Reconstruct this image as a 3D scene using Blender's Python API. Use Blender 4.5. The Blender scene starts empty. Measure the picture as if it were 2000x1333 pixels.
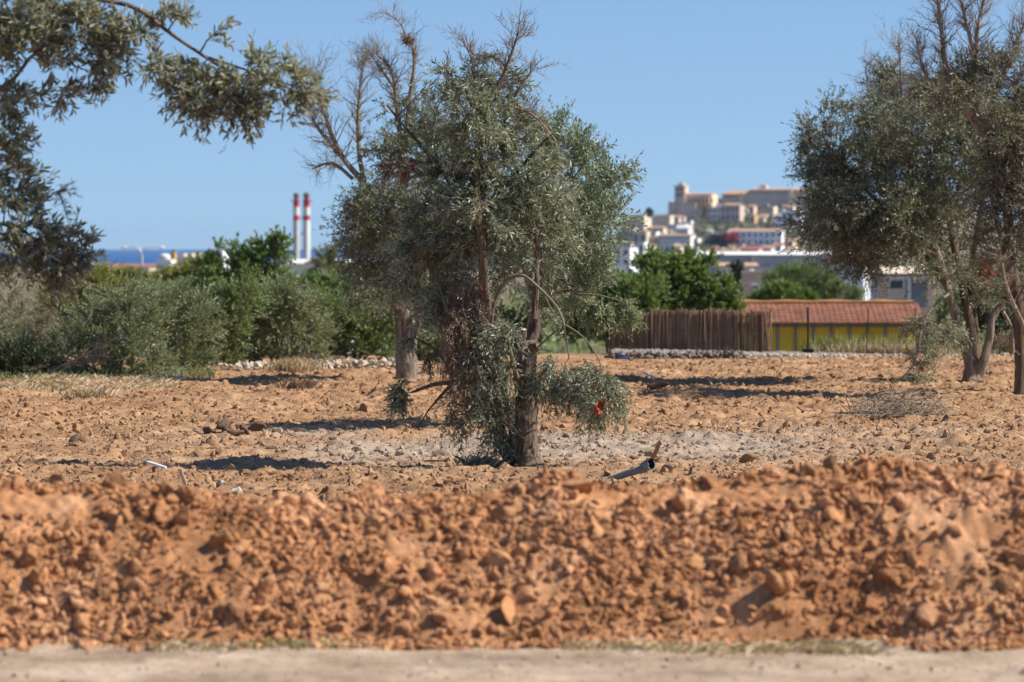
import bpy, math
import numpy as np
from mathutils import Vector

# ------------------------------------------------------------------ camera, world, sun, exposure
sc = bpy.context.scene
C = sc.collection
EYE = 1.9            # eye height above the field
FPX = 7500.0         # focal length in pixels of the 2000 px wide photograph
PITCH = math.atan((666.5 - 478.0) / FPX)
cam = bpy.data.cameras.new('camera')
cam.sensor_width = 36.0
cam.lens = 36.0 * FPX / 2000.0
cam.clip_start = 0.5
cam.clip_end = 60000
cam.dof.use_dof = True
cam.dof.focus_distance = 37.5
cam.dof.aperture_fstop = 3.3
camo = bpy.data.objects.new('camera', cam)
camo.location = (0, 0, EYE)
camo.rotation_euler = (math.pi / 2 - PITCH, 0, 0)
C.objects.link(camo)
sc.camera = camo

SUN_EL, SUN_AZ = math.radians(44), math.radians(92)   # azimuth clockwise from +Y (north)
world = bpy.data.worlds.new('World')
sc.world = world
world.use_nodes = True
wn = world.node_tree.nodes
wl = world.node_tree.links
sky = wn.new('ShaderNodeTexSky')
sky.sky_type = 'NISHITA'
sky.sun_disc = False
sky.sun_elevation = SUN_EL
sky.sun_rotation = SUN_AZ
sky.altitude = 0
sky.air_density = 1.0
sky.dust_density = 0.0
sky.ozone_density = 6.0
bg = wn['Background']
SKYTINT = (0.98, 0.98, 1.02)
tcw = wn.new('ShaderNodeTexCoord'); vadd = wn.new('ShaderNodeVectorMath'); vadd.operation = 'ADD'
vadd.inputs[1].default_value = (0, 0, 0.085)
wl.new(tcw.outputs['Generated'], vadd.inputs[0]); wl.new(vadd.outputs[0], sky.inputs['Vector'])
tint = wn.new('ShaderNodeMix'); tint.data_type = 'RGBA'; tint.blend_type = 'MULTIPLY'
tint.inputs['Factor'].default_value = 1.0
tint.inputs['B'].default_value = (*SKYTINT, 1)
wl.new(sky.outputs[0], tint.inputs['A'])
wl.new(tint.outputs['Result'], bg.inputs[0])
bg.inputs[1].default_value = 0.083

sl = bpy.data.lights.new('sun', 'SUN')
sl.energy = 4.8
sl.angle = math.radians(0.5)
sl.color = (1.0, 0.94, 0.85)
so = bpy.data.objects.new('sun', sl)
sdir = Vector((math.cos(SUN_EL) * math.sin(SUN_AZ), math.cos(SUN_EL) * math.cos(SUN_AZ), math.sin(SUN_EL)))
so.rotation_euler = (-sdir).to_track_quat('-Z', 'Y').to_euler()
so.location = (0, 0, 30)
C.objects.link(so)

sc.view_settings.view_transform = 'Standard'
sc.view_settings.look = 'None'
sc.view_settings.exposure = 0.65
sc.view_settings.gamma = 1.0
sc.cycles.max_bounces = 6
sc.cycles.diffuse_bounces = 3
sc.cycles.glossy_bounces = 2
sc.cycles.transmission_bounces = 3
sc.cycles.volume_bounces = 0
sc.cycles.sample_clamp_indirect = 8

# ------------------------------------------------------------------ helpers
def at(px, py, d):
    """world point seen at photograph pixel (px, py), d metres ahead"""
    px = np.asarray(px, float); py = np.asarray(py, float); d = np.asarray(d, float)
    xc = (px - 1000) / FPX; yc = (666.5 - py) / FPX
    cp, sp = math.cos(PITCH), math.sin(PITCH)
    fy = cp + yc * sp
    fz = -sp + yc * cp
    s = d / fy
    return np.stack(np.broadcast_arrays(xc * s, d, EYE + fz * s), -1)

def zpx(py, d):
    return float(at(1000, py, d)[2])

def m_per_px(d):
    return d / FPX

def setp(o, label=None, cat=None, group=None, kind=None):
    if label: o['label'] = label
    if cat: o['category'] = cat
    if group: o['group'] = group
    if kind: o['kind'] = kind
    return o

def empty(name, loc, label, cat, group=None, rz=0.0):
    o = bpy.data.objects.new(name, None)
    o.location = [float(v) for v in loc]
    o.rotation_euler = (0, 0, rz)
    o.empty_display_size = 0.2
    C.objects.link(o)
    return setp(o, label, cat, group)

def mk(name, V, F, mats, parent=None, smooth=False, mi=None, attrs=None, world=True):
    """V (n,3); F list of (m,k) int arrays; mats list; mi per-face material index; attrs {name: per-face array | per-vert}"""
    if isinstance(F, np.ndarray): F = [F]
    V = np.asarray(V, np.float64)
    off = np.zeros(3)
    if parent is not None and world:
        off = np.array(parent.location)
        c, s = math.cos(-parent.rotation_euler[2]), math.sin(-parent.rotation_euler[2])
        W = V - off
        V = np.stack([W[:, 0] * c - W[:, 1] * s, W[:, 0] * s + W[:, 1] * c, W[:, 2]], -1)
    me = bpy.data.meshes.new(name)
    F = [np.asarray(f, np.int32) for f in F if len(f)]
    nf = sum(len(f) for f in F)
    loops = np.concatenate([f.ravel() for f in F]) if F else np.zeros(0, np.int32)
    tot = np.concatenate([np.full(len(f), f.shape[1], np.int32) for f in F])
    start = np.concatenate([[0], np.cumsum(tot)[:-1]]).astype(np.int32)
    me.vertices.add(len(V)); me.vertices.foreach_set('co', V.astype(np.float32).ravel())
    me.loops.add(len(loops)); me.loops.foreach_set('vertex_index', loops)
    me.polygons.add(nf); me.polygons.foreach_set('loop_start', start)
    me.polygons.foreach_set('loop_total', tot)
    if smooth is True:
        me.polygons.foreach_set('use_smooth', np.ones(nf, bool))
    elif smooth is False:
        me.polygons.foreach_set('use_smooth', np.zeros(nf, bool))
    else:
        me.polygons.foreach_set('use_smooth', np.asarray(smooth, bool))
    for m in mats: me.materials.append(m)
    if mi is not None: me.polygons.foreach_set('material_index', np.asarray(mi, np.int32))
    if attrs:
        for k, a in attrs.items():
            a = np.asarray(a, np.float32)
            dom = 'FACE' if len(a) == nf else 'POINT'
            at_ = me.attributes.new(k, 'FLOAT', dom)
            at_.data.foreach_set('value', a)
    me.update(calc_edges=True)
    o = bpy.data.objects.new(name, me)
    if parent is not None: o.parent = parent
    C.objects.link(o)
    return o

class Acc:
    def __init__(s): s.V = []; s.F = {}; s.M = {}; s.n = 0; s.A = {}; s.S = {}
    def add(s, V, F, m=0, a=None, smooth=False):
        k = F.shape[1]
        s.V.append(V); s.F.setdefault(k, []).append(F + s.n)
        s.M.setdefault(k, []).append(np.full(len(F), m))
        s.S.setdefault(k, []).append(np.full(len(F), smooth))
        s.A.setdefault(k, []).append(np.full(len(F), 0.5) if a is None else np.broadcast_to(a, (len(F),)))
        s.n += len(V)
        return s
    def build(s, name, mats, parent=None):
        ks = sorted(s.F)
        return mk(name, np.concatenate(s.V), [np.concatenate(s.F[k]) for k in ks], mats, parent,
                  smooth=np.concatenate([np.concatenate(s.S[k]) for k in ks]),
                  mi=np.concatenate([np.concatenate(s.M[k]) for k in ks]),
                  attrs={'rnd': np.concatenate([np.concatenate(s.A[k]) for k in ks])})

# ---- value noise
def _h(ix, iy, seed):
    n = (ix.astype(np.int64) * 374761393 + iy.astype(np.int64) * 668265263 + seed * 1442695041) & 0xffffffff
    n = ((n ^ (n >> 13)) * 1274126177) & 0xffffffff
    n = ((n ^ (n >> 16)) * 2246822519) & 0xffffffff
    return ((n ^ (n >> 15)) & 0xffffff) / float(0xffffff)
def vnoise(x, y, seed=0):
    ix = np.floor(x); iy = np.floor(y); fx = x - ix; fy = y - iy
    fx = fx * fx * (3 - 2 * fx); fy = fy * fy * (3 - 2 * fy)
    a = _h(ix, iy, seed); b = _h(ix + 1, iy, seed); c = _h(ix, iy + 1, seed); d = _h(ix + 1, iy + 1, seed)
    return (a + (b - a) * fx) * (1 - fy) + (c + (d - c) * fx) * fy - 0.5
def domes(x, y, cell, seed, dens=1.0, rmin=.35, rmax=.75):
    """overlapping lumps: max over neighbouring cells of a faceted dome"""
    X = x / cell; Y = y / cell
    ix = np.floor(X); iy = np.floor(Y)
    out = np.zeros_like(X)
    for dx in (-1, 0, 1):
        for dy in (-1, 0, 1):
            cx = ix + dx; cy = iy + dy
            on = _h(cx, cy, seed + 5) < dens
            r = rmin + (rmax - rmin) * _h(cx, cy, seed + 3) ** 2
            ux = X - (cx + _h(cx, cy, seed)); uy = Y - (cy + _h(cx, cy, seed + 1))
            an = _h(cx, cy, seed + 7) * 6.283
            ca, sa = np.cos(an), np.sin(an)
            vx = (ux * ca + uy * sa); vy = (-ux * sa + uy * ca) * (1 + _h(cx, cy, seed + 9))
            dd = np.maximum(np.maximum(np.abs(vx), np.abs(vy)) * 1.0, np.hypot(vx, vy) * .92) / r
            tilt = 1 + 0.5 * (vx / r) * (_h(cx, cy, seed + 11) - .5)
            hgt = np.sqrt(np.clip(1 - dd * dd, 0, 1)) * r * tilt
            out = np.maximum(out, np.where(on, hgt, 0))
    return out * cell

# ---- primitive pieces
BOXF = np.array([[0, 3, 2, 1], [4, 5, 6, 7], [0, 1, 5, 4], [1, 2, 6, 5], [2, 3, 7, 6], [3, 0, 4, 7]])
def boxv(x0, x1, y0, y1, z0, z1):
    return np.array([[x0, y0, z0], [x1, y0, z0], [x1, y1, z0], [x0, y1, z0], [x0, y0, z1], [x1, y0, z1], [x1, y1, z1], [x0, y1, z1]], float)

def unit(v):
    return v / np.maximum(np.linalg.norm(v, axis=-1, keepdims=True), 1e-9)

def tubes(P, R, sides=4, rough=0.0, rng=None):
    """P (N,K,3), R (N,K) -> V, quads"""
    N, K, _ = P.shape
    T = np.empty_like(P)
    T[:, 1:-1] = P[:, 2:] - P[:, :-2]; T[:, 0] = P[:, 1] - P[:, 0]; T[:, -1] = P[:, -1] - P[:, -2]
    T = unit(T)
    ref = np.where(np.abs(unit(P[:, -1] - P[:, 0])[:, 2:3]) > 0.8, np.array([[0.97, 0.2, 0.1]]), np.array([[0.1, 0.05, 0.99]]))
    A = unit(np.cross(T, ref[:, None, :])); B = np.cross(T, A)
    ang = np.arange(sides) * 2 * math.pi / sides
    rr = R[:, :, None]
    if rough and rng is not None:
        rr = rr * (1 + rough * rng.standard_normal((N, K, sides)))
    V = P[:, :, None, :] + rr[..., None] * (np.cos(ang)[None, None, :, None] * A[:, :, None, :] + np.sin(ang)[None, None, :, None] * B[:, :, None, :])
    idx = np.arange(N * K * sides).reshape(N, K, sides)
    a = idx[:, :-1]; b = idx[:, 1:]
    F = np.stack([a, np.roll(a, -1, 2), np.roll(b, -1, 2), b], -1).reshape(-1, 4)
    return V.reshape(-1, 3), F

def spline(pts, n):
    """Catmull-Rom resample of (k,m) array"""
    p = np.asarray(pts, float)
    p = np.vstack([2 * p[0] - p[1], p, 2 * p[-1] - p[-2]])
    k = len(p) - 3
    u = np.linspace(0, k - 1e-6, n); i = u.astype(int); t = (u - i)[:, None]
    a, b, c, d = p[i], p[i + 1], p[i + 2], p[i + 3]
    return 0.5 * ((2 * b) + (-a + c) * t + (2 * a - 5 * b + 4 * c - d) * t * t + (-a + 3 * b - 3 * c + d) * t ** 3)

# ------------------------------------------------------------------ materials
def newmat(name):
    m = bpy.data.materials.new(name); m.use_nodes = True
    nt = m.node_tree
    return m, nt, nt.nodes['Principled BSDF'], nt.nodes, nt.links
def rgba(c): return (c[0], c[1], c[2], 1)

def noise_ramp(nt, scale, stops, detail=6, rough=.6, vec=None, dist=0.0):
    n = nt.nodes.new('ShaderNodeTexNoise'); n.inputs['Scale'].default_value = scale
    n.inputs['Detail'].default_value = detail; n.inputs['Roughness'].default_value = rough
    n.inputs['Distortion'].default_value = dist
    if vec is not None: nt.links.new(vec, n.inputs['Vector'])
    r = nt.nodes.new('ShaderNodeValToRGB')
    e = r.color_ramp.elements
    e[0].position, e[0].color = stops[0][0], rgba(stops[0][1])
    e[1].position, e[1].color = stops[-1][0], rgba(stops[-1][1])
    for p, c in stops[1:-1]:
        q = e.new(p); q.color = rgba(c)
    nt.links.new(n.outputs['Fac'], r.inputs[0])
    return n, r
def mixc(nt, fac, a, b, mode='MIX'):
    m = nt.nodes.new('ShaderNodeMix'); m.data_type = 'RGBA'; m.blend_type = mode
    for s, v in (('Factor', fac), ('A', a), ('B', b)):
        if isinstance(v, (int, float)): m.inputs[s].default_value = v
        elif isinstance(v, tuple): m.inputs[s].default_value = rgba(v)
        else: nt.links.new(v, m.inputs[s])
    return m.outputs['Result']
def objcoord(nt):
    g = nt.nodes.new('ShaderNodeNewGeometry'); return g.outputs['Position']
def attr(nt, name):
    a = nt.nodes.new('ShaderNodeAttribute'); a.attribute_name = name; return a.outputs['Fac']
def bump(nt, b, h, strength, dist):
    n = nt.nodes.new('ShaderNodeBump'); n.inputs['Strength'].default_value = strength; n.inputs['Distance'].default_value = dist
    nt.links.new(h, n.inputs['Height']); nt.links.new(n.outputs[0], b.inputs['Normal'])

def soil_mat(name, dark, mid, light, scale, ash=None, bs=60, bd=.01):
    m, nt, b, N, L = newmat(name)
    pos = objcoord(nt)
    _, r = noise_ramp(nt, scale, [(.3, dark), (.5, mid), (.72, light)], 8, .65, pos)
    _, r2 = noise_ramp(nt, scale * 14, [(.25, (.62, .6, .58)), (.75, (1.25, 1.2, 1.15))], 4, .7, pos)
    c = mixc(nt, .8, r.outputs[0], r2.outputs[0], 'MULTIPLY')
    rnd = attr(nt, 'rnd')
    rr = N.new('ShaderNodeValToRGB'); e = rr.color_ramp.elements
    e[0].color = (.78, .76, .74, 1); e[1].color = (1.28, 1.24, 1.2, 1)
    L.new(rnd, rr.inputs[0])
    c = mixc(nt, 1.0, c, rr.outputs[0], 'MULTIPLY')
    if ash is not None:
        _, ra = noise_ramp(nt, 5.0, [(.35, tuple(v * .7 for v in ash)), (.65, ash)], 6, .7, pos)
        c = mixc(nt, attr(nt, 'ash'), c, ra.outputs[0])
    L.new(c, b.inputs['Base Color'])
    b.inputs['Roughness'].default_value = 0.95
    b.inputs['Specular IOR Level'].default_value = 0.1
    n, _r = noise_ramp(nt, bs, [(0, (0, 0, 0)), (1, (1, 1, 1))], 6, .7, pos)
    bump(nt, b, n.outputs['Fac'], .8, bd)
    return m

def leaf_mat(name, front, back, var=0.35, transl=.18, spec=.35, rough=.5, warm=(.16, .12, .04)):
    m, nt, b, N, L = newmat(name)
    g = N.new('ShaderNodeNewGeometry')
    rnd = attr(nt, 'rnd')
    rr = N.new('ShaderNodeValToRGB'); e = rr.color_ramp.elements
    e[0].position = 0; e[0].color = rgba(tuple(v * (1 - var) for v in front))
    e[1].position = .93; e[1].color = rgba(tuple(v * (1 + var) for v in front))
    q = e.new(.985); q.color = rgba(warm)
    L.new(rnd, rr.inputs[0])
    c = mixc(nt, g.outputs['Backfacing'], rr.outputs[0], back)
    L.new(c, b.inputs['Base Color'])
    b.inputs['Roughness'].default_value = rough
    b.inputs['Specular IOR Level'].default_value = spec
    t = N.new('ShaderNodeBsdfTranslucent')
    tc = mixc(nt, 1.0, c, (1.15, 1.2, .75), 'MULTIPLY')
    L.new(tc, t.inputs[0])
    mx = N.new('ShaderNodeMixShader'); mx.inputs[0].default_value = transl
    L.new(b.outputs[0], mx.inputs[1]); L.new(t.outputs[0], mx.inputs[2])
    L.new(mx.outputs[0], N['Material Output'].inputs['Surface'])
    return m

def bark_mat(name, dark, light, scale=30, moss=None, stretch=.12, bd=.02):
    m, nt, b, N, L = newmat(name)
    tc = N.new('ShaderNodeTexCoord')
    mp = N.new('ShaderNodeMapping'); mp.inputs['Scale'].default_value = (1, 1, stretch)
    L.new(tc.outputs['Object'], mp.inputs[0])
    n, r = noise_ramp(nt, scale, [(.36, dark), (.6, light)], 8, .65, mp.outputs[0], 1.0)
    c = r.outputs[0]
    if moss is not None:
        n2, r2 = noise_ramp(nt, 7, [(.5, (0, 0, 0)), (.6, (1, 1, 1))], 6, .7, tc.outputs['Object'])
        c = mixc(nt, r2.outputs[0], c, moss)
    L.new(c, b.inputs['Base Color']); b.inputs['Roughness'].default_value = .95
    b.inputs['Specular IOR Level'].default_value = .15
    bump(nt, b, n.outputs['Fac'], 1.0, bd)
    return m

def flat_mat(name, col, rough=.85, var=.12, scale=3.0, spec=.3, metal=0, bs=None):
    m, nt, b, N, L = newmat(name)
    tc = N.new('ShaderNodeTexCoord')
    n, r = noise_ramp(nt, scale, [(.3, tuple(v * (1 - var) for v in col)), (.7, tuple(min(1, v * (1 + var)) for v in col))], 6, .65, tc.outputs['Object'])
    L.new(r.outputs[0], b.inputs['Base Color'])
    b.inputs['Roughness'].default_value = rough; b.inputs['Metallic'].default_value = metal
    b.inputs['Specular IOR Level'].default_value = spec
    if bs: bump(nt, b, n.outputs['Fac'], .5, bs)
    return m

M = {}
M['berm'] = soil_mat('orange_earth', (.31, .15, .069), (.45, .236, .117), (.59, .358, .215), 1.5, bs=45, bd=.012)
M['field'] = soil_mat('tilled_soil', (.265, .155, .083), (.36, .222, .126), (.455, .312, .19), .8, ash=(.43, .345, .265), bs=35, bd=.02)
M['path'] = soil_mat('gravel_path', (.25, .19, .135), (.38, .30, .225), (.47, .40, .32), 2.0, bs=50, bd=.01)
M['ground'] = soil_mat('dry_ground', (.16, .13, .07), (.24, .19, .11), (.32, .27, .17), .15, bs=3, bd=.2)
M['olive'] = leaf_mat('olive_leaf', (.155, .175, .095), (.38, .405, .29), .5, spec=.5, rough=.4)
M['olive_near'] = leaf_mat('olive_leaf_brownish', (.20, .195, .13), (.38, .38, .28), .5, transl=.3, warm=(.2, .1, .04))
M['olive_green'] = leaf_mat('olive_leaf_greener', (.14, .18, .085), (.32, .37, .25), .4)
M['olive_far'] = leaf_mat('olive_leaf_dark', (.12, .13, .07), (.26, .27, .18), .5)
M['olive_dry'] = leaf_mat('olive_leaf_dull', (.15, .14, .08), (.27, .255, .18), .5)
M['dead_leaf'] = leaf_mat('dead_leaf', (.25, .145, .09), (.33, .22, .15), .45, warm=(.3, .15, .08))
M['rust_leaf'] = leaf_mat('rust_leaf', (.30, .085, .035), (.28, .11, .06), .4)
M['bush_grey'] = leaf_mat('bush_leaf_grey_green', (.20, .235, .105), (.33, .37, .22), .4, transl=.25)
M['bush_brown'] = leaf_mat('bush_leaf_brownish', (.20, .17, .11), (.28, .25, .17), .5)
M['bush_green'] = leaf_mat('bush_leaf_green', (.17, .235, .07), (.25, .32, .13), .4, transl=.25)
M['bush_yellow'] = leaf_mat('bush_leaf_yellow_green', (.27, .275, .05), (.32, .33, .11), .4, transl=.3)
M['bright'] = leaf_mat('broad_leaf_bright', (.15, .225, .05), (.22, .30, .10), .45, transl=.3)
M['darkleaf'] = leaf_mat('broad_leaf_dark', (.045, .07, .03), (.08, .10, .05), .4)
M['hillleaf'] = leaf_mat('hill_leaf', (.09, .11, .06), (.12, .14, .08), .4)
M['purple'] = leaf_mat('purple_leaf', (.07, .035, .06), (.09, .05, .08), .3)
M['redleaf'] = leaf_mat('red_flower', (.55, .05, .06), (.5, .08, .08), .3)
M['straw'] = leaf_mat('straw', (.50, .37, .21), (.50, .40, .26), .35)
M['grass'] = leaf_mat('green_grass', (.17, .21, .07), (.2, .24, .1), .35)
M['reed'] = leaf_mat('reed_cane', (.29, .19, .12), (.27, .17, .11), .65, transl=.05)
M['bark'] = bark_mat('olive_bark', (.055, .038, .028), (.33, .25, .19), 42, moss=None, stretch=.09, bd=.04)
M['bark_dark'] = bark_mat('olive_bark_dark', (.045, .032, .024), (.19, .14, .10), 30, moss=(.13, .10, .035))
M['bark_far'] = bark_mat('olive_bark_far', (.07, .053, .04), (.33, .265, .20), 26)
M['dead'] = bark_mat('dead_wood', (.17, .13, .09), (.40, .32, .235), 26)
M['twig'] = flat_mat('twig', (.20, .165, .115), .9, .3, 5)
M['pale_wood'] = flat_mat('pale_cut_wood', (.55, .42, .29), .85, .2, 20)
M['fresh_wood'] = flat_mat('orange_bare_wood', (.50, .17, .06), .8, .25, 20)
M['white'] = flat_mat('white_render', (.79, .78, .75), .85, .06, .3)
M['offwhite'] = flat_mat('offwhite_render', (.78, .75, .70), .85, .1, .3)
M['cream'] = flat_mat('cream_render', (.68, .58, .42), .85, .1, .3)
M['peach'] = flat_mat('peach_render', (.76, .56, .40), .85, .12, .3)
M['beige'] = flat_mat('beige_render', (.66, .47, .35), .85, .08, .6)
M['stone'] = flat_mat('tan_stone', (.62, .50, .38), .9, .14, .25)
M['greystone'] = flat_mat('grey_stone', (.55, .47, .39), .9, .14, .25)
M['mauve'] = flat_mat('mauve_render', (.58, .45, .38), .9, .12, .3)
M['ochre'] = flat_mat('ochre_render', (.58, .38, .18), .9, .12, .3)
M['bluewhite'] = flat_mat('cool_white_render', (.86, .88, .92), .85, .06, .3)
M['terracotta'] = flat_mat('terracotta_tiles', (.52, .27, .16), .9, .2, 1.0)
M['redroof'] = flat_mat('red_roof', (.42, .13, .10), .9, .15, .5)
M['pinkroof'] = flat_mat('pinkish_tiles', (.58, .36, .25), .9, .15, .4)
M['glass'] = flat_mat('dark_window', (.06, .065, .075), .25, .2, 1.0, spec=.5)
M['frame'] = flat_mat('white_frame', (.7, .7, .68), .6, .05)
M['wgrey'] = flat_mat('warehouse_grey', (.38, .42, .47), .7, .08, .2)
M['roofwhite'] = flat_mat('white_sheet_roof', (.78, .77, .72), .6, .06, .2)
M['yellow'] = flat_mat('yellow_wall', (.93, .61, .03), .85, .18, 1.6)
M['greypost'] = flat_mat('grey_post', (.22, .23, .24), .7, .15)
M['black'] = flat_mat('black_iron', (.02, .018, .018), .6, .2)
M['wire'] = flat_mat('wire', (.14, .12, .11), .5, .1, metal=.6)
M['galv'] = flat_mat('galvanised', (.55, .56, .56), .5, .1, metal=.2)
M['rock'] = flat_mat('limestone', (.50, .42, .33), .95, .2, 6, .1, bs=.02)
M['rockgrey'] = flat_mat('grey_limestone', (.40, .35, .30), .95, .25, 5, .1, bs=.02)
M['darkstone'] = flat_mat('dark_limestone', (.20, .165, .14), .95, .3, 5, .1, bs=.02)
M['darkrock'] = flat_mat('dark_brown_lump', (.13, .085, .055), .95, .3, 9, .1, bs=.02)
M['chim_red'] = flat_mat('chimney_red', (.52, .02, .03), .6, .08, .3)
M['chim_white'] = flat_mat('chimney_white', (.74, .74, .70), .7, .06, .3)
M['chim_grey'] = flat_mat('chimney_grey', (.52, .52, .50), .7, .06, .3)
M['brownmetal'] = flat_mat('brown_metal', (.13, .085, .07), .7, .15, .5)
M['pipe'] = flat_mat('grey_plastic_pipe', (.16, .175, .195), .45, .08, 4)
M['pipedark'] = flat_mat('pipe_inside', (.03, .03, .03), .8, .1)
M['orangebit'] = flat_mat('orange_plastic', (.36, .075, .025), .55, .15)
M['brownbit'] = flat_mat('rusty_brown_sheet', (.28, .12, .05), .8, .25, 10)
M['whitebit'] = flat_mat('white_plastic', (.8, .8, .78), .5, .05)
M['yellowpaint'] = flat_mat('yellow_paint', (.75, .45, .05), .6, .08)
M['hill'] = soil_mat('hill_earth', (.13, .13, .09), (.25, .22, .16), (.40, .34, .25), .02, bs=.5, bd=1)
M['bluebit'] = flat_mat('blue_plastic', (.03, .06, .22), .5, .1)

# ------------------------------------------------------------------ terrain
def base_far(y, x=0):
    ys = [-60, 60, 67.5, 75, 100, 200, 600, 1500, 5200, 30000]
    zs = [-.22, -.22, -.10, -.6, -3.0, -6.0, -16, -21, -24.2, -24.2]
    return np.interp(y, ys, zs)

def field_ash(x, y):
    """grey ashy, stony strip round the central tree (world metres)"""
    n = vnoise(x * .9, y * .35, 31) + .5 * vnoise(x * 2.6, y * 1.2, 32)
    a = np.exp(-((y - 37.0) / 3.6) ** 2) * (1 / (1 + np.exp(-(x + 2.6 + 1.2 * vnoise(y * .5, x * .1, 4)) * 1.6)))
    a = a * (1.15 - .8 * np.clip((x - .5) / 3.5, 0, 1))
    return np.clip(a * (.62 + 1.5 * n), 0, .8)

def field_h(x, y):
    rows = .5 + .5 * np.sin(y * 2 * math.pi / 1.9 + 1.5 * vnoise(x * .15, y * .2, 8) * 4)
    h = .14 * vnoise(x / 5, y / 6, 1) + .15 * vnoise(x / 1.1, y / 1.3, 2) + .07 * vnoise(x / .5, y / .6, 7) + .02 * rows * (.4 + vnoise(x / 3, y / 3, 6) + .5)
    amp = .65 + .7 * (vnoise(x / 2.2, y / 3.1, 12) + .5)
    xx = x + .05 * vnoise(x * 8, y * 8, 41); yy = y + .05 * vnoise(x * 8, y * 8, 42)
    h = h + amp * (.16 * domes(xx, yy, .42, 20, .35) + .34 * domes(xx, yy, .2, 21, .4) + .66 * domes(xx, yy, .105, 22, .75))
    h = h + .035 * vnoise(x / .16, y / .16, 3) + .02 * vnoise(x / .07, y / .07, 4)
    return h * .62 - .03
FX0, FX1, FY0, FY1, FS = -11.5, 11.5, 18.6, 66.5, .036
gx = np.arange(FX0, FX1, FS); gy = np.arange(FY0, FY1, FS)
def grid_mesh(gx, gy, hf):
    X, Y = np.meshgrid(gx, gy)
    Z = hf(X, Y)
    V = np.stack([X, Y, Z], -1).reshape(-1, 3)
    ny, nx = X.shape
    i = np.arange(ny * nx).reshape(ny, nx)
    F = np.stack([i[:-1, :-1], i[:-1, 1:], i[1:, 1:], i[1:, :-1]], -1).reshape(-1, 4)
    return V, F
def field_edge(x):
    return np.interp(x, [-9, -5, -2, 0, 3, 12], [56.5, 56.5, 59.5, 62, 64, 65.5])
def FH(x, y):
    e = np.clip((field_edge(x) - y) / 1.5, 0, 1)
    ex = np.clip((11.4 - np.abs(x)) / .8, 0, 1)
    return field_h(x, y) * (0.2 + .8 * e) * ex - (1 - ex) * .1
V, F = grid_mesh(gx, gy, FH)
o = mk('soil_field', V, F, [M['field']], smooth=True,
       attrs={'ash': field_ash(V[:, 0], V[:, 1]), 'rnd': np.clip(.5 + .9 * vnoise(V[:, 0] * 5, V[:, 1] * 5, 77), 0, 1)})
setp(o, 'tilled orange brown soil of the olive field', None, None, 'structure')

# ground sheet far into the distance
xs = np.concatenate([np.linspace(-6000, -200, 20), np.linspace(-180, -20, 9), np.linspace(-12, 12, 9), np.linspace(20, 180, 9), np.linspace(200, 9000, 24)])
ys = np.concatenate([np.linspace(-60, 60, 7), np.linspace(64, 110, 24), np.linspace(120, 600, 13), np.linspace(700, 5200, 12)])
V, F = grid_mesh(xs, ys, lambda x, y: base_far(y) + np.where(y > 70, .5 * vnoise(x / 9, y / 9, 55), 0))
setp(mk('ground', V, F, [M['ground']], smooth=True), 'dry ground falling away towards the town', None, None, 'structure')

# path in front of the earth bank
def path_h(x, y): return -.02 + .02 * vnoise(x / .5, y / .5, 61) + .22 * domes(x, y, .09, 62, .3) + .25 * domes(x, y, .035, 63, .5)
V, F = grid_mesh(np.arange(-8, 8, .03), np.arange(14.5, 18.9, .03), path_h)
setp(mk('path', V, F, [M['path']], smooth=True, attrs={'rnd': np.clip(.5 + .8 * vnoise(V[:, 0] * 1.6, V[:, 1] * 3.6, 78), 0, 1)}),
     'pale gravel path along the foot of the earth bank', None, None, 'structure')

# earth bank
CRX = np.array([-400, 0, 120, 260, 400, 520, 640, 760, 860, 950, 1050, 1150, 1250, 1400, 1520, 1640, 1740, 1850, 1930, 2050, 2400])
CRY = np.array([940, 946, 958, 962, 968, 980, 990, 978, 984, 978, 952, 950, 960, 942, 922, 906, 896, 908, 900, 912, 905])
YB, YC, YE = 18.4, 19.5, 20.5
def berm_h(x, y):
    px = 1000 + x * FPX / YC
    top = EYE - (np.interp(px, CRX, CRY) - 478) * YC / FPX
    top = top + .0
    y = y + .10 * vnoise(x / .8, y / 3, 90) + .06 * vnoise(x / .25, y / .6, 97) - .05 * vnoise(x / 2.1, y * 0, 87)
    t = np.clip((y - YB) / (YC - YB), 0, 1); u = np.clip((YE - y) / (YE - YC), 0, 1)
    prof = np.where(y < YC, np.sin(t * math.pi / 2) ** .9, np.sin(u * math.pi / 2) ** 1.1)
    xx = x + .03 * vnoise(x * 14, y * 14, 91); yy = y + .03 * vnoise(x * 14, y * 14, 92)
    lump = .13 * vnoise(x / .7, y / .5, 93) + .22 * domes(xx, yy, .24, 94, .3) + .38 * domes(xx, yy, .11, 95, .45) + .6 * domes(xx, yy, .055, 96, .6)
    lump += .05 * np.abs(vnoise(x / .2, y / .16, 99))
    lump += .03 * vnoise(x / .12, y / .1, 98) + .022 * np.abs(vnoise(x / .05, y / .05, 100)) + .35 * domes(xx * 1.3 + yy, yy * 1.2, .075, 103, .7)
    edge = np.clip(prof * 3, 0, 1)
    return -.06 + (top + .06) * prof + lump * edge * .75 - .03 * edge
V, F = grid_mesh(np.arange(-6.5, 6.5, .0145), np.arange(17.9, 20.8, .0145), berm_h)
setp(mk('earth_bank', V, F, [M['berm']], smooth=True, attrs={'rnd': np.clip(.5 + .9 * vnoise(V[:, 0] * 9, V[:, 1] * 9, 79), 0, 1)}),
     'long bank of loose orange earth in the foreground', None, None, 'structure')

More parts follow.
